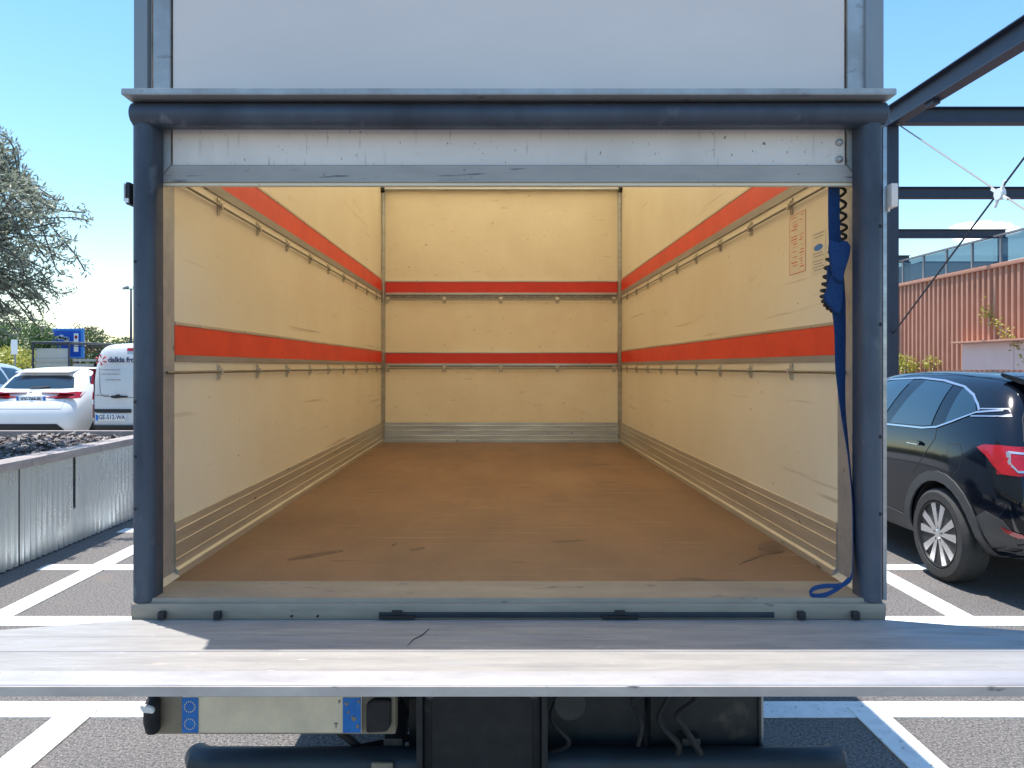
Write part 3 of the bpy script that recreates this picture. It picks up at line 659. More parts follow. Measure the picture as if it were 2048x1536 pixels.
def carve(o, cuts):
    """cuts: (y, z, r, x0, x1) wheel wells"""
    hs = []
    for (y, z, r, x0, x1) in cuts:
        c = MB(); c.lathe([(x0, r), (x1, r)], (0, y, z), 'x', 48); h = c.build('cut', M['seam'], smooth=False); hs.append(h)
        md = o.modifiers.new('b', 'BOOLEAN'); md.operation = 'DIFFERENCE'; md.object = h; md.solver = 'EXACT'
    me = bake(o)
    for h in hs: bpy.data.objects.remove(h)
    return me

def patch(bvh, poly, axis, side, off=.004, cell=.05, th=0.0):
    """polygon drawn in side view (axis 'x': (y,z)) or rear view (axis 'y': (x,z)) laid onto the shell"""
    b = bmesh.new()
    mk = (lambda p: Vector((0, p[0], p[1]))) if axis == 'x' else (lambda p: Vector((p[0], 0, p[1])))
    b.faces.new([b.verts.new(mk(p)) for p in poly])
    ax_ = 1 if axis == 'x' else 0
    for a, u in ((ax_, 0), (2, 1)):
        lo_ = min(p[u] for p in poly); hi_ = max(p[u] for p in poly); n_ = int((hi_-lo_)/cell)+1
        for q in range(1, n_):
            co = Vector((0, 0, 0)); co[a] = lo_+(hi_-lo_)*q/n_; no = Vector((0, 0, 0)); no[a] = 1
            bmesh.ops.bisect_plane(b, geom=b.verts[:]+b.edges[:]+b.faces[:], plane_co=co, plane_no=no)
    D = Vector((-side, 0, 0)) if axis == 'x' else Vector((0, -side, 0))
    last = None
    for v in b.verts:
        o_ = v.co.copy()
        if axis == 'x': o_.x = side*3
        else: o_.y = side*8 if side > 0 else -3
        h = bvh.ray_cast(o_, D)
        if h[0] is not None: v.co = h[0]-D*off; last = h[0]
        elif last is not None:
            if axis == 'x': v.co.x = last.x-D.x*off
            else: v.co.y = last.y-D.y*off
    if th:
        r_ = bmesh.ops.extrude_face_region(b, geom=b.faces[:])
        for v in [g_ for g_ in r_['geom'] if isinstance(g_, bmesh.types.BMVert)]: v.co = v.co-D*th
    bmesh.ops.recalc_face_normals(b, faces=b.faces)
    return b

def pobj(name, m, parent, bs, label=None):
    mb_ = MB()
    for b_ in (bs if isinstance(bs, list) else [bs]): mb_.add(b_)
    me_o = wloc(parent)
    bmesh.ops.translate(mb_.bm, vec=me_o, verts=mb_.bm.verts)       # patches are in the car's own frame
    return mb_.build(name, m, parent, label=label)

def arc(cy, cz, r, a0, a1, n_=14): return [(cy+r*math.cos(R(a0+(a1-a0)*k/n_)), cz+r*math.sin(R(a0+(a1-a0)*k/n_))) for k in range(n_+1)]
def line(pts, w):
    """thin ribbon polygon around a polyline"""
    L, Rr = [], []
    for i, p in enumerate(pts):
        a = Vector(pts[max(i-1, 0)]); c = Vector(pts[min(i+1, len(pts)-1)]); d = (c-a).normalized(); nn = Vector((-d.y, d.x))*w/2
        L.append((p[0]+nn.x, p[1]+nn.y)); Rr.append((p[0]-nn.x, p[1]-nn.y))
    return L+Rr[::-1]

def body_part(root, me, m, name='body'):
    me.materials.clear(); me.materials.append(m)
    for p in me.polygons: p.use_smooth = True; p.material_index = 0
    me.set_sharp_from_angle(angle=R(38)); me.name = name
    o = bpy.data.objects.new(name, me); scn.collection.objects.link(o); o.parent = root; return o

def wheel(root, x, y, r=.34, rr=.235, w=.21, out=-1, fancy=False, m='rim'):
    base = wloc(root); c = base+Vector((x, y, r))
    e = MB(); e.lathe([(-w/2+.02, rr), (-w/2, rr+.01), (-w/2, r-.035), (-w/2+.02, r-.008), (-w/2+.04, r), (w/2-.04, r), (w/2-.02, r-.008), (w/2, r-.035), (w/2, rr+.01), (w/2-.02, rr)], c, 'x', 48)
    wh = e.build('wheel', M['tyre'], root)
    o = out*w/2
    e = MB(); e.lathe([(o-out*.12, rr-.02), (o-out*.10, rr-.02), (o-out*.02, rr-.008), (o-out*.002, rr-.001), (o-out*.005, rr-.012), (o-out*.04, rr-.022), (o-out*.07, rr-.03), (o-out*.075, .001)], c, 'x', 48)
    e.build('rim', M['rimdark'] if fancy else M[m], wh)
    e = MB()
    n_ = 5 if fancy else 6
    for q in range(n_):
        a = 2*math.pi*q/n_+R(90)
        for s in ((-1, 1) if fancy else (0,)):
            a0 = a+s*.16; a1 = a+s*.27
            r0, r1 = .035, rr-.012; w0, w1 = .013, (.030 if fancy else .03)
            pa = Vector((math.cos(a0), math.sin(a0)))*r0; pb_ = Vector((math.cos(a1), math.sin(a1)))*r1
            d = (pb_-pa).normalized(); nn = Vector((-d.y, d.x))
            poly = [pa-nn*w0, pb_-nn*w1, pb_+nn*w1*1.0, pa+nn*w0]
            e.prism([(c.y+p.x, c.z+p.y) for p in poly], 'x', c.x+o-out*.012, c.x+o-out*.045)
    e.lathe([(o-out*.05, .04), (o-out*.012, .036), (o-out*.008, .028), (o-out*.008, .001)], c, 'x', 20)
    e.build('spoke_face', M['rim'], wh, smooth=False)
    return wh

def liner(root, y, z, r, x0, x1):
    base = wloc(root); b_ = bmesh.new(); n_ = 28; A = []; B = []
    for k in range(n_+1):
        a = R(-6)+R(192)*k/n_; A.append(b_.verts.new((x0, y+r*math.cos(a), z+r*math.sin(a)))); B.append(b_.verts.new((x1, y+r*math.cos(a), z+r*math.sin(a))))
    for k in range(n_): b_.faces.new((A[k], A[k+1], B[k+1], B[k]))
    b_.faces.new(B)
    mb_ = MB(); mb_.add(b_); bmesh.ops.translate(mb_.bm, vec=base, verts=mb_.bm.verts); mb_.build('wheel_liner', M['rubber'], root)

def stations(hs=1.0, ws=1.0, lean=0.0):
    """hatch / crossover shape, rear at y=0, 4.23 m long; hs scales heights, lean tilts the tail forward"""
    Y0 = [0, .22, .72, 1.25, 1.85, 2.40, 2.85, 3.35, 3.85, 4.15]
    z = [[.36, .27, .23, .22, .22, .22, .22, .22, .24, .34], [.52, .50, .48, .46, .46, .46, .46, .46, .48, .50], [.80, .82, .82, .80, .79, .78, .78, .78, .76, .70],
         [1.04, 1.09, 1.11, 1.08, 1.05, 1.03, 1.00, .98, .92, .80], [1.36, 1.49, 1.535, 1.55, 1.545, 1.50, 1.20, 1.03, .95, .83]]
    w = [[.70, .79, .83, .85, .85, .85, .85, .84, .78, .64], [.84, .885, .90, .895, .89, .89, .895, .90, .86, .72], [.83, .885, .90, .885, .88, .88, .885, .885, .84, .68],
         [.76, .84, .875, .865, .86, .86, .855, .83, .76, .60], [.58, .61, .635, .645, .645, .63, .70, .74, .68, .52]]
    sh = [[.07, .0, .0, .12+lean, .34+lean*2], [.06, .04, .04, .10+lean*.8, .26+lean*1.6], [0, 0, 0, .03, .16+lean], [0]*5, [0]*5, [0, 0, 0, 0, -.05], [0, 0, 0, 0, .08], [0]*5, [0]*5, [0, .03, 0, -.03, -.08]]
    return [[(Y0[i]+sh[i][j], w[j][i]*ws, z[j][i]*hs) for j in range(5)] for i in range(10)]

# --- black crossover on the right
CX, CY = 4.285, 4.80
suv = thing('parked_car', (CX, CY, 0), 'glossy black crossover parked right of the truck, rear wheel and red tail lamp in view', 'car')
sh = car_shell(stations(), sub=2)
raw = bake(sh); tb_ = bmesh.new(); tb_.from_mesh(raw); bvh = BVHTree.FromBMesh(tb_)
RW, FW = .80, 3.42; suv.scale = (1, 1, 1.03)
me = carve(sh, [(RW, .35, .405, -1.2, -.62), (RW, .35, .405, .62, 1.2), (FW, .35, .40, -1.2, -.62), (FW, .35, .40, .62, 1.2)])
bpy.data.objects.remove(sh)
body = body_part(suv, me, M['blackpaint'])
for s in (-1, 1):
    for y in (RW, FW):
        wheel(suv, s*.80, y, .345, .245, .215, s, True); liner(suv, y, .35, .402, s*.86, s*.63)
        pobj('arch_trim', M['clad'], suv, patch(bvh, arc(y, .35, .47, -10, 188)+arc(y, .35, .395, 190, -12), 'x', s, .002, .05, .014))
    pobj('sill_trim', M['clad'], suv, patch(bvh, [(1.24, .27), (2.98, .27), (3.0, .38), (2.6, .42), (1.9, .44), (1.26, .40)], 'x', s, .002, .06, .012))
    # glass: front door, rear door, quarter light, in one satin frame line
    pobj('window', M['glass'], suv, patch(bvh, [(.58, 1.285), (.84, 1.17), (.86, 1.435), (.74, 1.405), (.64, 1.345)], 'x', s, .005, .05))
    pobj('window', M['glass'], suv, patch(bvh, [(1.00, 1.147), (1.10, 1.135), (1.62, 1.12), (1.40, 1.487), (1.15, 1.475), (1.00, 1.458)], 'x', s, .005, .05))
    pobj('window', M['glass'], suv, patch(bvh, [(1.78, 1.116), (2.62, 1.09), (2.45, 1.22), (2.12, 1.44), (1.95, 1.475), (1.60, 1.492)], 'x', s, .005, .05))
    pobj('window_trim', M['chrome'], suv, [patch(bvh, line([(2.3, 1.36), (2.02, 1.485), (1.5, 1.507), (1.15, 1.492), (.86, 1.452), (.70, 1.395), (.60, 1.33), (.555, 1.29)], .013), 'x', s, .006, .05, .003),
                                           patch(bvh, line([(2.6, 1.075), (1.7, 1.104), (1.10, 1.119), (.92, 1.14), (.76, 1.195), (.57, 1.275), (.38, 1.30)], .013), 'x', s, .006, .05, .003),
                                           patch(bvh, line([(.57, 1.30), (.36, 1.31), (.31, 1.262), (.60, 1.245)], .008), 'x', s, .006, .05, .003)])
    pobj('door_seam', M['seam'], suv, [patch(bvh, line([(.92, 1.15), (.90, 1.05), (1.02, .90), (1.16, .75)], .007), 'x', s, .0015, .04),
                                       patch(bvh, line([(1.70, 1.11), (1.70, .9), (1.68, .48)], .007), 'x', s, .0015, .04),
                                       patch(bvh, line([(.74, 1.03), (.60, 1.04), (.55, .98), (.56, .86), (.62, .82)], .004), 'x', s, .0015, .04)])
    for y in (1.16, 2.0):
        h = pobj('door_handle', M['blackpaint'], suv, patch(bvh, line([(y-.10, .995), (y-.06, 1.005), (y+.06, 1.003), (y+.11, .99)], .024), 'x', s, .012, .04, .014))
        pobj('handle_trim', M['chrome'], h, patch(bvh, line([(y-.08, .990), (y+.08, .988)], .006), 'x', s, .027, .04, .002))
    tl = pobj('tail_lamp', M['redlens'], suv, patch(bvh, [(.10, 1.065), (.26, 1.07), (.38, 1.06), (.42, 1.04), (.32, .99), (.24, .93), (.17, .885), (.06, .88)], 'x', s, .006, .03, .004))
    tl2 = pobj('tail_lamp', M['redlens'], suv, patch(bvh, [(s*.82, 1.065), (s*.50, 1.04), (s*.50, .96), (s*.66, .90), (s*.845, .88)], 'y', -1, .006, .03, .004))
    pobj('lamp_ring', M['chrome'], tl2, patch(bvh, line([(s*.78, 1.03), (s*.60, 1.02), (s*.57, .96), (s*.66, .92), (s*.78, .91), (s*.80, .96), (s*.78, 1.03)], .014), 'y', -1, .012, .03, .003))
    pobj('bumper_reflector', M['redlens'], suv, patch(bvh, [(.03, .50), (.16, .535), (.14, .50), (.02, .45)], 'x', s, .006, .04, .004))
    e = MB(); e.box(CX+s*.93-.09, CX+s*.93+.09, CY+2.62, CY+2.74, 1.06, 1.20, bev=.03); mr_ = e.build('wing_mirror', M['blackpaint'], suv)
    e = MB(); e.box(CX+s*.93-.07, CX+s*.93+.07, CY+2.612, CY+2.618, 1.075, 1.185); e.build('mirror_glass', M['glass'], mr_)
pobj('bumper_trim', M['clad'], suv, [patch(bvh, [(-.80, .30), (.80, .30), (.84, .46), (.60, .52), (-.60, .52), (-.84, .46)], 'y', -1, .003, .06, .01)])
for s in (-1, 1): pobj('bumper_trim', M['clad'], suv, patch(bvh, [(.12, .42), (.30, .37), (.335, .46), (.38, .56), (.28, .62), (.14, .58), (.09, .50)], 'x', s, .003, .04, .004))
pobj('rear_window', M['glass'], suv, patch(bvh, [(-.56, 1.12), (.56, 1.12), (.52, 1.34), (-.52, 1.34)], 'y', -1, .004, .05))
pobj('tailgate_seam', M['seam'], suv, [patch(bvh, line([(-.50, 1.40), (-.62, 1.25), (-.68, 1.10), (-.62, .95), (-.62, .66), (.62, .66), (.62, .95), (.68, 1.10), (.62, 1.25), (.50, 1.40)], .007), 'y', -1, .002, .04)])
e = MB(); e.prism([(CY+.24, 1.475), (CY+.26, 1.49), (CY+.62, 1.558), (CY+.62, 1.53), (CY+.40, 1.475)], 'x', CX-.54, CX+.54, bev=.008); e.build('roof_spoiler', M['blackpaint'], suv)
e = MB(); e.tube([(CX-.02, CY+.80, 1.57), (CX-.02, CY+.66, 1.66)], [.008, .003], 8); e.build('aerial', M['rubber'], suv)
e = MB(); e.box(CX-.26, CX+.26, CY-.075, CY-.055, .72, .83, bev=.003); e.build('number_plate', M['platewhite'], suv)

# --- small parked cars on the raised lot (left)
def hatch(name, loc, paint, label, hs=.945, plate=None, group=None, ws=1.0):
    r_ = thing(name, loc, label, 'car', group)
    sh_ = car_shell(stations(hs, ws, .06), sub=2); raw_ = bake(sh_); t2 = bmesh.new(); t2.from_mesh(raw_); bv = BVHTree.FromBMesh(t2)
    me_ = carve(sh_, [(RW, .33, .37, -1.2, -.62), (RW, .33, .37, .62, 1.2), (FW, .33, .37, -1.2, -.62), (FW, .33, .37, .62, 1.2)])
    bpy.data.objects.remove(sh_); body_part(r_, me_, M[paint])
    k_ = hs/.945
    for s in (-1, 1):
        for y in (RW, FW): wheel(r_, s*.80*ws, y, .32, .21, .20, s); liner(r_, y, .33, .367, s*.84, s*.63)
        pobj('window', M['glass'], r_, patch(bv, [(.62, 1.20*k_), (.90, 1.09*k_), (1.68, 1.06*k_), (1.58, 1.385*k_), (1.0, 1.375*k_), (.72, 1.31*k_)], 'x', s, .005, .06))
        pobj('window', M['glass'], r_, patch(bv, [(1.75, 1.06*k_), (2.62, 1.02*k_), (2.42, 1.18*k_), (2.08, 1.36*k_), (1.66, 1.388*k_)], 'x', s, .005, .06))
        pobj('tail_lamp', M['redlens'], r_, [patch(bv, [(s*.80, 1.045*k_), (s*.70, 1.055*k_), (s*.46, 1.025*k_), (s*.40, .955*k_), (s*.42, .93*k_), (s*.80, .945*k_)], 'y', -1, .005, .04, .003),
                                             patch(bv, [(.10, 1.04*k_), (.34, 1.05*k_), (.24, .98*k_), (.08, .95*k_)], 'x', s, .004, .04, .002)])
        e_ = MB(); e_.box(loc[0]+s*.93-.08, loc[0]+s*.93+.08, loc[1]+2.6, loc[1]+2.7, loc[2]+1.0*k_, loc[2]+1.13*k_, bev=.03); e_.build('wing_mirror', M[paint], r_)
    rw_ = pobj('rear_window', M['glass'], r_, patch(bv, [(-.64, 1.115*k_), (-.40, 1.105*k_), (.40, 1.105*k_), (.64, 1.115*k_), (.555, 1.31*k_), (.42, 1.335*k_), (-.42, 1.335*k_), (-.555, 1.31*k_)], 'y', -1, .005, .05))
    pobj('wiper', M['rubber'], rw_, patch(bv, line([(-.12, 1.125*k_), (.05, 1.13*k_), (.22, 1.145*k_)], .022), 'y', -1, .015, .05, .01))
    pobj('bumper_trim', M['rubber'], r_, patch(bv, [(-.72, .24), (.72, .24), (.60, .44), (.52, .52), (-.52, .52), (-.60, .44)], 'y', -1, .004, .06, .01))
    pobj('seam', M['textgrey'], r_, [patch(bv, line([(-.60, .90*k_), (-.58, .76*k_), (.58, .76*k_), (.60, .90*k_)], .010), 'y', -1, .002, .05)])
    e_ = MB(); e_.prism([(loc[1]+.40, loc[2]+1.385*k_), (loc[1]+.41, loc[2]+1.397*k_), (loc[1]+.75, loc[2]+1.452*k_), (loc[1]+.75, loc[2]+1.42*k_)], 'x', loc[0]-.50*ws, loc[0]+.50*ws, bev=.006)
    e_.build('roof_spoiler', M[paint], r_)
    if plate:
        h_ = bv.ray_cast(Vector((0, -3, .93*k_)), Vector((0, 1, 0)))[0]; py_ = loc[1]+h_.y-.012
        zc = loc[2]+.925*k_
        e_ = MB(); e_.box(loc[0]-.26, loc[0]+.26, py_, py_+.02, zc-.055, zc+.055, bev=.003); pl_ = e_.build('number_plate', M['white'], r_)
        for q_ in (-.259, .22): e_ = MB(); e_.box(loc[0]+q_, loc[0]+q_+.039, py_-.003, py_-.0005, zc-.053, zc+.053); e_.build('blue_band', M['plateblue'], pl_, smooth=False)
        text('plate_text', plate, .085, (loc[0], py_-.002, zc), FACE_CAM, M['textdark'], pl_, bold=.002)
        e_ = MB(); e_.prism([(loc[0]-.03, zc+.10), (loc[0]+.03, zc+.11), (loc[0]+.02, zc+.14), (loc[0]-.02, zc+.14)], 'y', py_-.004, py_+.004); e_.build('tail_badge', M['chrome'], r_)
    return r_
LG = .11
hatch('parked_car', (-8.37, 12.88, LG), 'whitepaint', hs=.975, label='white hatchback seen squarely from behind, parked beside the white van', plate='XV-744-JR', group=None)
hatch('parked_car', (-11.0, 13.4, LG), 'silver', hs=1.04, label='pale silver car half hidden left of the white hatchback')
hatch('parked_car', (-17.2, 21.5, LG), 'silver', 'farthest pale car, its roof just showing under the trees at far left', hs=1.10)

# --- white van
VX, VY = -6.20, 12.62
van = thing('parked_van', (VX, VY, LG), 'white panel van with red tall lamps and door lettering, parked behind the truck\'s left post', 'van')
Yv = [0, .3, 1.2, 2.6, 3.6, 4.1, 4.6, 4.95]
zv = [[.42, .32, .28, .28, .28, .28, .30, .40], [.60, .58, .56, .56, .56, .56, .56, .58], [1.05, 1.05, 1.05, 1.05, 1.05, 1.04, 1.0, .85], [1.45, 1.46, 1.46, 1.46, 1.44, 1.30, 1.10, .92], [1.90, 1.93, 1.95, 1.95, 1.90, 1.50, 1.15, .95]]
wv = [[.88, .92, .93, .93, .93, .92, .88, .74], [.94, .97, .98, .98, .98, .97, .93, .78], [.945, .975, .985, .985, .985, .97, .92, .74], [.90, .93, .94, .94, .93, .92, .88, .70], [.84, .86, .87, .87, .86, .82, .80, .62]]
S = [[(Yv[i]+(.10 if (i == 0 and j == 4) else .03 if (i == 0 and j == 3) else 0), wv[j][i], zv[j][i]) for j in range(5)] for i in range(8)]
sh = car_shell(S, rb=.02, crown=.04); raw = bake(sh); tb_ = bmesh.new(); tb_.from_mesh(raw); bv = BVHTree.FromBMesh(tb_)
me = carve(sh, [(.95, .34, .39, -1.2, -.6), (.95, .34, .39, .6, 1.2), (4.05, .34, .39, -1.2, -.6), (4.05, .34, .39, .6, 1.2)])
bpy.data.objects.remove(sh); body_part(van, me, M['vanwhite'])
for s in (-1, 1):
    for y in (.95, 4.05): wheel(van, s*.87, y, .34, .22, .21, s); liner(van, y, .34, .387, s*.92, s*.62)
    tl = pobj('tail_lamp', M['redlens'], van, [patch(bv, [(s*.965, 1.50), (s*.885, 1.50), (s*.87, .96), (s*.965, .96)], 'y', -1, .008, .06, .012), patch(bv, [(s*.965, .88), (s*.87, .88), (s*.87, .64), (s*.965, .64)], 'y', -1, .008, .06, .012)])
    pobj('lamp_white', M['lens'], tl, [patch(bv, [(s*.955, .94), (s*.875, .94), (s*.875, .90), (s*.955, .90)], 'y', -1, .010, .06, .012), patch(bv, [(s*.955, 1.30), (s*.89, 1.30), (s*.885, 1.20), (s*.955, 1.20)], 'y', -1, .021, .06, .002)])
    pobj('door_edge', M['seam'], van, patch(bv, line([(s*.82, 1.84), (s*.865, 1.70), (s*.885, 1.50), (s*.865, .95), (s*.86, .50)], .012), 'y', -1, .002, .06))
    pobj('rear_corner_trim', M['rubber'], van, patch(bv, [(s*.93, 1.80), (s*.83, 1.84), (s*.90, 1.52), (s*.96, 1.54)], 'y', -1, .003, .06, .006))
pobj('door_edge', M['seam'], van, [patch(bv, line([(.0, 1.86), (.0, .52)], .010), 'y', -1, .002, .06), patch(bv, line([(-.78, 1.52), (-.74, 1.08), (-.68, 1.02), (-.12, 1.0), (-.08, 1.06), (-.08, 1.52)], .009), 'y', -1, .002, .06)])
pobj('high_stop_lamp', M['redlens'], van, patch(bv, [(-.32, 1.865), (-.10, 1.865), (-.10, 1.815), (-.32, 1.815)], 'y', -1, .006, .05, .008))
pobj('rear_bumper', M['rubber'], van, patch(bv, [(-.90, .30), (.90, .30), (.95, .52), (-.95, .52)], 'y', -1, .010, .06, .03))
pobj('handle_strip', M['rubber'], van, patch(bv, [(-.84, .80), (-.20, .80), (-.18, .77), (-.20, .735), (-.82, .735), (-.85, .77)], 'y', -1, .004, .06, .012))
pobj('door_handle', M['rubber'], van, patch(bv, [(-.54, 1.03), (-.46, 1.04), (-.44, 1.055), (-.40, 1.055), (-.38, 1.035), (-.26, 1.03), (-.26, 1.0), (-.38, .995), (-.46, .985), (-.54, 1.0)], 'y', -1, .004, .06, .02))
pobj('hinge', M['rubber'], van, patch(bv, [(-.16, 1.46), (.0, 1.46), (.0, 1.40), (-.16, 1.40)], 'y', -1, .004, .06, .02))
yv = VY-.045
pn = MB(); pn.box(VX-.80, VX-.28, yv+.006, yv+.03, LG+.60, LG+.71, bev=.003); pl = pn.build('number_plate', M['white'], van)
pn = MB(); pn.box(VX-.798, VX-.755, yv+.003, yv+.0055, LG+.602, LG+.708); pn.build('blue_band', M['plateblue'], pl, smooth=False)
text('plate_text', 'GE-512-WA', .105, (VX-.52, yv+.004, LG+.655), FACE_CAM, M['textdark'], pl, bold=.002, sx=.86)
sg = MB()
for k in range(6):
    a = R(60*k+20); sg.tube([(VX-.72+.03*math.cos(a), yv+.03, LG+1.655+.03*math.sin(a)), (VX-.72+.095*math.cos(a+.3), yv+.028, LG+1.655+.095*math.sin(a+.3))], [.006, .018], 8)
sg.build('star_emblem', M['textred'], van)
text('lettering', 'dalkia froid', .125, (VX-.60, yv+.035, LG+1.655), FACE_CAM, M['textdark'], van, align='LEFT', bold=.005)
for z, w_, t_ in ((1.49, 1, 'intervention'), (1.43, 1, 'maintenance'), (1.37, 1, 'service 24h')):
    pass
sg = MB()
for z, x0, x1 in ((1.475, -.72, -.40), (1.40, -.72, -.40), (1.30, -.64, -.42), (1.03, -.82, -.58)):
    x_ = x0
    while x_ < x1: wd = rnd.uniform(.02, .05); sg.box(VX+x_, VX+x_+wd, yv+.028, yv+.034, LG+z, LG+z+.018); x_ += wd+.012
sg.build('small_print', M['textgrey'], van, smooth=False)

# ------------------------------------------------------------------ planter, mulch, olive tree
plt = thing('planter', (-6.5, 6.5, 0), 'long planter of galvanised corrugated sheet with a wide cap, left of the truck', 'planter')
def corrugated(x0, pts_y, z0, z1, pitch, depth, kind='sine'):
    b_ = bmesh.new(); ya_, yb2 = pts_y; n_ = int((yb2-ya_)/pitch*8); A = []; B = []
    for k in range(n_+1):
        y = ya_+(yb2-ya_)*k/n_; ph = (y/pitch) % 1
        if kind == 'sine': d = depth*math.sin(2*math.pi*ph)/2
        else: d = depth/2*max(-1, min(1, 3.0*math.sin(2*math.pi*ph)))
        A.append(b_.verts.new((x0+d, y, z0))); B.append(b_.verts.new((x0+d, y, z1)))
    for k in range(n_): b_.faces.new((A[k], A[k+1], B[k+1], B[k]))
    return b_
ycuts = [3.2, 5.96, 8.96]
for i in range(2):
    mb = MB(); mb.add(corrugated(-3.955, (ycuts[i]+.004, ycuts[i+1]-.004), .01, .815, .076, .024, 'sine')); mb.build('metal_sheet', M['corr'], plt)
mb = MB(); mb.add(corrugated(-3.943, (6.75, 8.35), .33, .812, .076, .024, 'sine')); mb.build('patch_sheet', M['corr'], plt, label='overlapping repair sheet')
for y in (5.96, 6.745, 8.36):
    mb = MB(); mb.box(-3.949, -3.942, y-.005, y+.005, .01 if y != 6.745 else .33, .812); mb.build('sheet_joint', M['seam'], plt, smooth=False)
for i, (y0, y1) in enumerate([(3.2, 4.6), (4.6, 6.05), (6.05, 7.1), (7.1, 8.0), (8.0, 8.98)]):
    mb = MB(); mb.box(-4.10, -3.895, y0+.004, y1-.004, .815, .885, bev=.005); mb.build('cap_board', M['cap'], plt)
mb = MB(); mb.box(-10.5, -4.10, 8.90, 8.98, 0, .86, bev=.01); mb.build('rear_edge', M['cap'], plt)
mb = MB(); mb.box(-10.5, -4.0, 3.2, 8.9, .02, .78); mb.build('soil', M['soil'], plt, smooth=False)
mb = MB()
rm = random.Random(11)
for k in range(5200):
    x = rm.uniform(-7.2, -4.11); y = rm.uniform(4.9, 8.88); s = rm.uniform(.012, .045)*(1.3 if rm.random() < .2 else 1); z = .78+rm.random()*.035+.03*math.sin(x*3+y*2)
    q = Euler((rm.uniform(-.6, .6), rm.uniform(-.6, .6), rm.uniform(0, 6))).to_matrix()
    vs = [Vector((x, y, z))+q @ Vector(v) for v in ((-s, -s*.45, 0), (s, -s*.35, s*.2), (s*.8, s*.4, 0), (-s*.9, s*.45, s*.15))]
    mb.quad(vs)
mb.build('mulch', M['mulch'], smooth=False, label='dark bark mulch covering the planter bed', cat='mulch', kind='stuff', org=(-5.5, 7, .78))

def leaf(mb_, p, d, L, W, rg):
    d = d.normalized(); s_ = d.orthogonal().normalized(); s_.rotate(Matrix.Rotation(rg.uniform(0, 6.28), 3, d))
    mid = p+d*L*.5
    mb_.quad([p, mid+s_*W, p+d*L, mid-s_*W])

def olive(loc, cen, rad, label, seed, ntw=430):
    rg = random.Random(seed); root = thing('olive_tree', loc, label, 'tree')
    cen = Vector(cen); base = Vector(loc); wood = MB(); lv = MB()
    fork = base.lerp(cen, .38)
    wood.tube([base, base.lerp(fork, .5)+Vector((.05, 0, 0)), fork], [.12, .09, .08], 10)
    mains = []
    for k in range(9):
        a = 2*math.pi*k/9+rg.uniform(-.3, .3); e = Vector((math.cos(a)*rad[0]*.65, math.sin(a)*rad[1]*.65, rg.uniform(-.45, .75)*rad[2]))+cen
        m1 = fork.lerp(e, .5)+Vector((rg.uniform(-.1, .1), rg.uniform(-.1, .1), .12)); wood.tube([fork, m1, e], [.05, .03, .012], 7); mains += [m1, fork.lerp(e, .75), e, m1.lerp(e, .5)]
    for t in range(ntw):
        while True:
            v = Vector((rg.uniform(-1, 1), rg.uniform(-1, 1), rg.uniform(-1, 1)))
            if .35 < v.length < 1: break
        v = v.normalized()*(.42+.58*rg.random()**.6)
        lump = 1+.15*math.sin(v.x*7+seed)*math.sin(v.z*6+1)+.05*math.sin(v.y*9)
        tip = cen+Vector((v.x*rad[0], v.y*rad[1], v.z*rad[2]))*lump
        st_ = min(mains, key=lambda q: (q-tip).length+rg.uniform(0, .5))
        md_ = st_.lerp(tip, .55)+Vector((0, 0, rg.uniform(-.05, .12)))
        tw = smooth_path([st_, md_, tip, tip+(tip-md_).normalized()*.12+Vector((rg.uniform(-.05, .05), rg.uniform(-.05, .05), rg.uniform(-.10, .08)))], 6)
        wood.tube(tw[::3]+[tw[-1]], [.008]*(len(tw[::3]))+[.002], 4)
        for q in range(3, len(tw)):
            for z_ in range(5):
                p = tw[q]+Vector((rg.gauss(0, .03), rg.gauss(0, .03), rg.gauss(0, .03)))
                d = (tw[q]-tw[q-1]).normalized()*.5+Vector((rg.uniform(-1, 1), rg.uniform(-1, 1), rg.uniform(-.7, 1.2)))
                leaf(lv, p, d, rg.uniform(.045, .085), rg.uniform(.007, .011), rg)
    wood.build('trunk', M['bark'], root); lv.build('crown', M['olive'], root, smooth=False)
    return root
olive((-5.95, 7.25, .80), (-5.88, 7.1, 2.92), (1.55, 1.45, 1.22), 'olive tree with grey-green narrow leaves reaching in from the left edge', 21, 600)

def crown_tree(name, loc, h, r, label, cat, m='leaf', seed=1, trunk=.35, n_=900, ls=.22, group=None, lobes=9):
    rg = random.Random(seed); root = thing(name, loc, label, cat, group); base = Vector(loc)
    w = MB(); w.tube([base, base+Vector((.05*r, 0, h*trunk)), base+Vector((0, 0, h*.75))], [.05*r+.04, .035*r+.03, .02], 7)
    for k in range(5):
        a = rg.uniform(0, 6.28); w.tube([base+Vector((0, 0, h*trunk*.9)), base+Vector((math.cos(a)*r*.55, math.sin(a)*r*.55, h*rg.uniform(.5, .85)))], [.03*r+.01, .008], 5)
    w.build('trunk', M['bark'], root)
    L = [(Vector((rg.uniform(-.6, .6)*r, rg.uniform(-.6, .6)*r, h*rg.uniform(trunk+.08, .86))), r*rg.uniform(.35, .62)) for _ in range(lobes)]
    lv = MB()
    for k in range(n_):
        c, rr2 = L[rg.randrange(lobes)]; v = Vector((rg.gauss(0, 1), rg.gauss(0, 1), rg.gauss(0, 1))).normalized()*rr2*(.55+.5*rg.random())
        v.z *= .75; p = base+c+v
        if p.z < base.z+.05: p.z = base.z+.05+rg.random()*.2
        leaf(lv, p, Vector((rg.uniform(-1, 1), rg.uniform(-1, 1), rg.uniform(-1, 1))), ls*rg.uniform(.7, 1.3), ls*.35, rg)
    lv.build('crown', M[m], root, smooth=False); return root
LGX = 0
def at(px, py, Y): return ((px-998)*Y/F, Y, LG if py is None else Z(-(py-733)*Y/F))
G = 'trees along the far side of the car park'
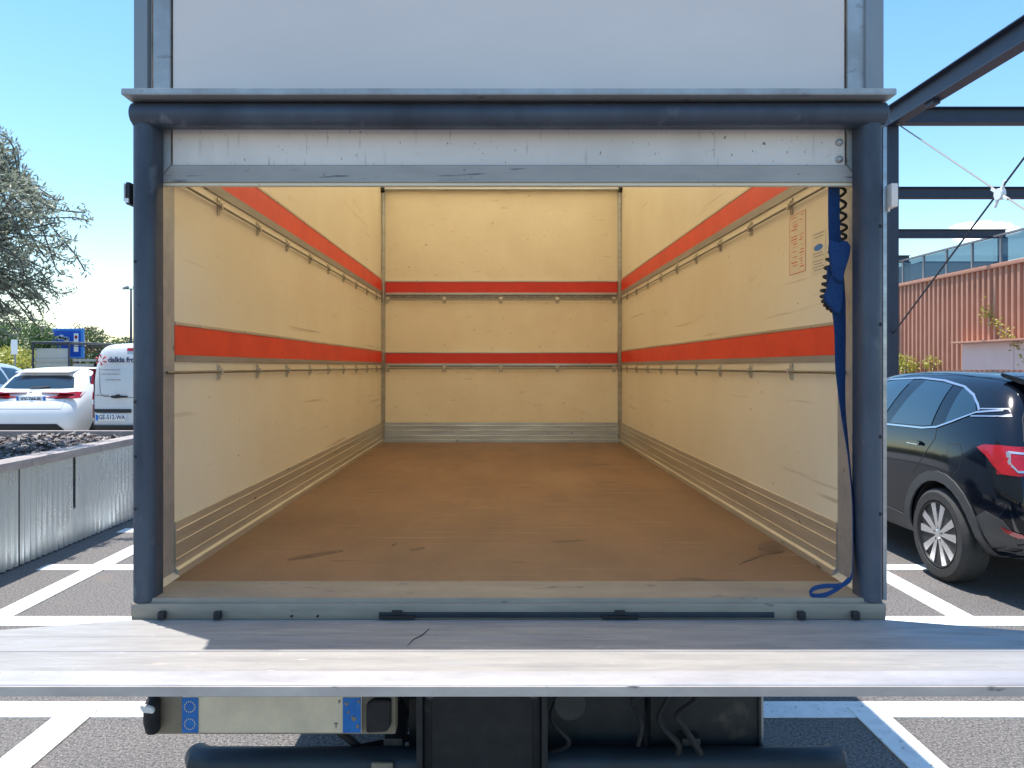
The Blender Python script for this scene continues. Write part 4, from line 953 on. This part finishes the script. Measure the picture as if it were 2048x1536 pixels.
TR = [(-45, 62, 4.6, 3.6, 'leaf'), (35, 58, 4.9, 3.0, 'leaf'), (85, 66, 4.7, 3.2, 'leaf'), (-10, 46, 3.4, 1.8, 'leaf'), (62, 50, 4.8, 1.7, 'leaf'), (30, 44, 2.9, 1.3, 'lime'), (130, 74, 4.7, 2.6, 'leafb'), (182, 72, 4.9, 2.0, 'leafb'),
      (205, 64, 4.7, 1.5, 'leaf'), (238, 78, 4.1, 2.0, 'leaf'), (262, 90, 4.2, 2.4, 'leafb'), (2, 38, 2.1, 1.4, 'lime')]
LB = ['broad dark green tree cut by the left edge of the photo', 'tall dark tree rising under the olive branches', 'dark tree directly left of the blue billboard', 'round mid-green bush tree at far left',
      'narrow tall tree standing above the trolley shelter', 'light green shrub at far left in front of the darker trees', 'brown-green tree behind the right edge of the blue billboard', 'dull brown tree between billboard and van roof',
      'green round tree just above the van roof', 'low green tree near the tall lamp post', 'brownish tree beside the foot of the tall lamp post', 'lowest light green bush behind the parked cars']
for i, (px, Y, h, r, m_) in enumerate(TR):
    crown_tree('tree' if h > 3 else 'shrub', at(px, None, Y), h+1.1 if h > 3 else h, r, LB[i], 'tree' if h > 3 else 'shrub', m_, 40+i, .12, 2600 if r > 1.6 else 1500, .20, G)
hd = MB(); rg = random.Random(4)
for k in range(26000):
    leaf(hd, Vector((rg.uniform(-95, 60), rg.uniform(88, 92), LG+rg.random()**1.3*(3.6+math.sin(k*.7)*.4))), Vector((rg.uniform(-1, 1), rg.uniform(-1, 1), rg.uniform(-1, 1))), .6, .2, rg)
hd.build('far_woodland', M['leaf'], smooth=False, label='low band of distant green woodland along the horizon', cat='woodland', kind='stuff', org=(-48, 90, 0))

# billboard
bb = thing('billboard', at(135, None, 52), 'blue billboard with white picture marks above the trolley shelter', 'billboard')
x0, _, z0 = at(104, 716, 52); x1, _, z1 = at(167, 657, 52)
mb = MB(); mb.box(x0, x1, 52, 52.15, z0, z1, bev=.02); fr = mb.build('frame', M['billframe'], bb)
mb = MB(); mb.box(x0+.12, x1-.2, 51.985, 51.999, z0+.1, z1-.14); face = mb.build('poster', M['billblue'], bb, smooth=False)
mb = MB(); mb.box(x1-.68, x1-.36, 51.975, 51.984, z0+.45, z1-.35, bev=.003); mb.build('poster_mark', M['white'], face)
mb = MB(); mb.prism([(x1-.52+.10*math.cos(k), z1-.62+.13*math.sin(k)) for k in [2*math.pi*q/14 for q in range(14)]], 'y', 51.966, 51.974); mb.build('poster_dot', M['redlens'], face)
mb = MB()
for k in range(7): mb.lathe([(0, .09+.05*(k % 3)), (-.006, .08+.05*(k % 3))], (x0+.45+.12*k, 51.984, z1-.62-.06*(k % 2)-.10*(k > 3)), 'y', 12)
mb.build('poster_cloud', M['silver'], face)
for x in (x0+.5, x1-.5):
    mb = MB(); mb.box(x-.06, x+.06, 52.16, 52.28, LG, z0+.4); mb.build('post', M['framesteel'], bb)
# trolley shelter
sy = 31.0
sh_ = thing('trolley_shelter', at(105, None, sy), 'open trolley shelter with pale sloping roof between the cars and billboard', 'shelter')
X0, _, ZT = at(66, 685, sy); X1 = at(138, 0, sy)[0]; X2 = at(178, 0, sy+4)[0]+.3
for (x, y) in ((X0, sy), (X1, sy), (X0+.6, sy+5), (X1+.9, sy+5)):
    mb = MB(); mb.box(x-.03, x+.03, y-.03, y+.03, LG, ZT); mb.build('post', M['framesteel'], sh_)
mb = MB(); mb.box(X0, X1, sy-.03, sy+.03, ZT-.05, ZT+.02); mb.bar((X0, sy, ZT), (X0+.6, sy+5, ZT), .05, .05); mb.bar((X1, sy, ZT-.01), (X1+.9, sy+5, ZT-.01), .05, .05); mb.bar((X0, sy, ZT-.01), (X1+.9, sy+5, ZT-.3), .04, .04)
mb.build('roof_frame', M['framesteel'], sh_)
mb = MB(); mb.prism([(X0-.05, sy-.1), (X1+.05, sy-.1), (X1+.95, sy+5.1), (X0+.55, sy+5.1)], 'z', ZT+.022, ZT+.04); mb.build('roof_sheet', M['polycarb'], sh_, smooth=False)
for k in range(9):
    z = LG+.35+k*.21; mb = MB(); mb.bar((X0+.03, sy+.04, z), (X1-.03, sy+.04, z), .02, .10) if k < 8 else mb.box(X0, X0+.01, sy, sy+.01, z, z+.01)
    if k < 8: mb.build('slat', M['woodslat'], sh_, smooth=False)
    if k < 8: mb = MB(); mb.bar((X1+.05, sy+.2, z), (X1+.93, sy+4.9, z), .02, .11); mb.build('slat', M['woodslat'], sh_, smooth=False)
mb = MB(); mb.box(X0+.04, X1-.04, sy+.10, sy+.11, LG+.3, ZT-.25); mb.build('side_sheet', M['polycarb'], sh_, smooth=False)
# white sign post left of the shelter
sgn = thing('sign_post', at(30, None, 27), 'narrow white sign on a post left of the trolley shelter', 'sign')
a0 = at(30, None, 27)
mb = MB(); mb.tube([a0, (a0[0], a0[1], Z(.45))], .03, 8); mb.build('post', M['galv'], sgn)
mb = MB(); mb.box(a0[0]-.12, a0[0]+.12, a0[1]-.05, a0[1]-.032, Z(.45), Z(1.0), bev=.004); mb.build('board', M['white'], sgn)
# tall lamp post
lx, ly, _ = at(262, None, 42)
lamp = thing('street_lamp', (lx, ly, LG), 'tall thin lamp post with two arms beside the truck\'s left post', 'street lamp')
zt = Z((733-577)*ly/F)
mb = MB(); mb.tube([(lx, ly, LG), (lx, ly, zt)], [.09, .05], 10); mb.build('pole', M['framesteel'], lamp)
for s in (-1, 1):
    mb = MB(); mb.tube([(lx, ly, zt-.03), (lx+s*.32, ly, zt-.02)], .03, 8); mb.build('arm', M['framesteel'], lamp)
    mb = MB(); mb.box(lx+s*.30-.16, lx+s*.30+.16, ly-.12, ly+.12, zt-.02, zt+.10, bev=.03, rot=Euler((0, s*.35, 0)).to_matrix()); mb.build('lamp_head', M['galv'], lamp)

# ------------------------------------------------------------------ steel frame, wall, balustrade on the right
FX0, FX1, FZT = 6.1, 14.8, Z(4.03)
fr = thing('steel_frame', (FX0, 11.3, 0), 'dark steel portal frame rising behind the black car', 'steel frame')
def ibeam(a, c, h, w, t=.014, vert=Vector((0, 0, 1))):
    mb_ = MB(); a = Vector(a); c = Vector(c); d = (c-a); L = d.length; d = d.normalized(); s_ = d.cross(vert).normalized(); u = s_.cross(d)
    Mx = Matrix((s_, u, d)).transposed().to_4x4(); Mx.translation = (a+c)/2
    for (bw, bh, oz) in ((w, t, h/2-t/2), (w, t, -h/2+t/2), (t, h-2*t, 0)):
        b_ = bmesh.new(); bmesh.ops.create_cube(b_, size=1); bmesh.ops.scale(b_, vec=(bw, bh, L), verts=b_.verts); bmesh.ops.translate(b_, vec=(0, oz, 0), verts=b_.verts)
        bmesh.ops.transform(b_, matrix=Mx, verts=b_.verts); mb_.add(b_)
    return mb_
for i in range(5):
    y = 6.3+5*i
    ibeam((FX0, y, 0), (FX0, y, FZT-.26), .17, .17, .012, Vector((0, 1, 0))).build('column', M['framesteel'], fr, smooth=False)
    if i != 0: ibeam((FX0+.02, y, FZT-.13), (FX1+.08, y, FZT-.13), .25, .16).build('cross_beam', M['framesteel'], fr, smooth=False)
    ibeam((FX1, y, 0), (FX1, y, FZT-.26), .19, .18, .012, Vector((0, 1, 0))).build('column', M['framesteel'], fr, smooth=False)
ibeam((FX0, 6.3, FZT-.155), (FX0, 26.4, FZT-.155), .30, .20, .016).build('edge_beam', M['framesteel'], fr, smooth=False)
zl, zh = Z(.47), Z(3.86)
mb = MB(); mb.tube([(FX0, 6.32, Z(.35)), (FX0, 11.28, zh-.02)], .010, 6); mb.build('brace_rod', M['rod'], fr)
mb = MB(); mb.tube([(FX0, 6.32, zh), (FX0, 11.28, zl)], .013, 6); mb.build('brace_rod', M['roddark'], fr)
mb = MB(); yc, zc = 8.83, Z(2.10); mb.lathe([(-.03, .07), (.03, .07)], (FX0, yc, zc), 'x', 16)
for k in range(4):
    a = R(34+90*k); mb.bar((FX0, yc+.05*math.cos(a), zc+.05*math.sin(a)), (FX0, yc+.17*math.cos(a), zc+.17*math.sin(a)), .03, .03)
mb.build('brace_ring', M['lens'], fr)
mb = MB(); mb.box(FX0-.05, FX0+.05, 10.1, 10.3, FZT-.36, FZT-.306); mb.build('beam_clip', M['framesteel'], fr)

WX = 14.4; WT = Z(2.97)
wall = thing('cladding_wall', (WX, 22, 0), 'terracotta red ribbed metal wall behind the black car', 'wall')
mb = MB(); mb.add(corrugated(WX, (8, 46), .75, WT-.12, .245, .10, 'trap')); mb.build('ribbed_sheet', M['terra'], wall)
mb = MB(); mb.box(WX-.10, WX+.30, 8, 46, WT-.12, WT, bev=.01); mb.build('wall_coping', M['terra'], wall)
mb = MB(); mb.box(WX+.06, WX+.26, 8, 46, 0, WT-.125); mb.build('wall_core', M['concrete'], wall, smooth=False)
for k in range(3):
    mb = MB(); mb.box(WX-.16, WX-.06, 22.3-2.25*(k+1)+.01, 22.3-2.25*k-.01, .0, Z(.70)); mb.build('smooth_panel', M['pinkpanel'], wall, smooth=False)
mb = MB(); mb.box(WX-.42, WX-.055, 15.5, 22.45, Z(.702), Z(.76), bev=.006); mb.build('ledge', M['terra'], wall)
mb = MB(); mb.box(WX-.10, WX+.05, 22.31, 46, 0, .752); mb.box(WX-.10, WX+.05, 8, 15.5, 0, .752); mb.build('plinth', M['concrete'], wall, smooth=False)

bal = thing('glass_balustrade', (WX+.12, 22, WT), 'tinted glass balustrade with pale posts on top of the red wall', 'balustrade')
BT = Z(3.80)
ysb = [14.6+1.27*k for k in range(18)]
for k, y in enumerate(ysb):
    mb = MB(); mb.box(WX+.08, WX+.14, y-.03, y+.03, WT+.0, BT-.02); mb.build('post', M['galv'], bal, smooth=False)
    if k < len(ysb)-1: mb = MB(); mb.box(WX+.105, WX+.115, y+.04, y+1.23, WT+.05, BT-.04); mb.build('glass_panel', M['panelglass'], bal, smooth=False)
mb = MB(); mb.box(WX+.06, WX+.16, 14.5, 36.3, BT-.02, BT+.03); mb.build('handrail', M['galv'], bal, smooth=False)

# building with a dark parapet far behind the frame
pav = thing('low_building', (22, 33, 0), 'dark flat-roofed building behind the glass balustrade', 'building')
mb = MB(); mb.box(17.5, 34, 30, 48, 0, Z(4.35)); mb.build('wall', M['framesteel'], pav, smooth=False)
for k in range(8): mb = MB(); mb.box(17.8+2*k, 19.4+2*k, 29.94, 29.995, Z(1.5), Z(3.9)); mb.build('window', M['panelglass'], pav, smooth=False)

# yellow-green shrubs at the foot of the wall, climber on the wall
for i, (px, Y, h, r, lb) in enumerate([(1812, 24.6, 2.25, .75, 'yellow-green shrub at the wall foot, nearest the steel column'), (1850, 23.9, 2.10, .6, 'yellow-green shrub at the wall foot, right of the other one')]):
    crown_tree('shrub', ((px-998)*Y/F, Y, 0), h, r, lb, 'shrub', 'lime', 70+i, .1, 1500, .09, 'shrubs at the foot of the red wall')
cl = MB(); rg = random.Random(9); st = MB()
p = Vector((WX-.12, 21.4, Z(1.75)))
pts = [p.copy()]
for k in range(22): p = p+Vector((0, -.10, rg.uniform(-.16, .02))); pts.append(p.copy())
root = thing('climbing_plant', (WX-.2, 20.4, 0), 'sparse yellow-green climber trailing on the red wall at the right edge', 'plant')
st.tube(pts, .012, 5); st.build('stem', M['bark'], root)
for k in range(240):
    q = pts[rg.randrange(len(pts))]; leaf(cl, q+Vector((-abs(rg.gauss(0, .05)), rg.gauss(0, .10), rg.gauss(0, .13))), Vector((rg.uniform(-1, 1), rg.uniform(-1, 1), rg.uniform(-1, 1))), .09, .03, rg)
cl.build('leaves', M['lime'], root, smooth=False)
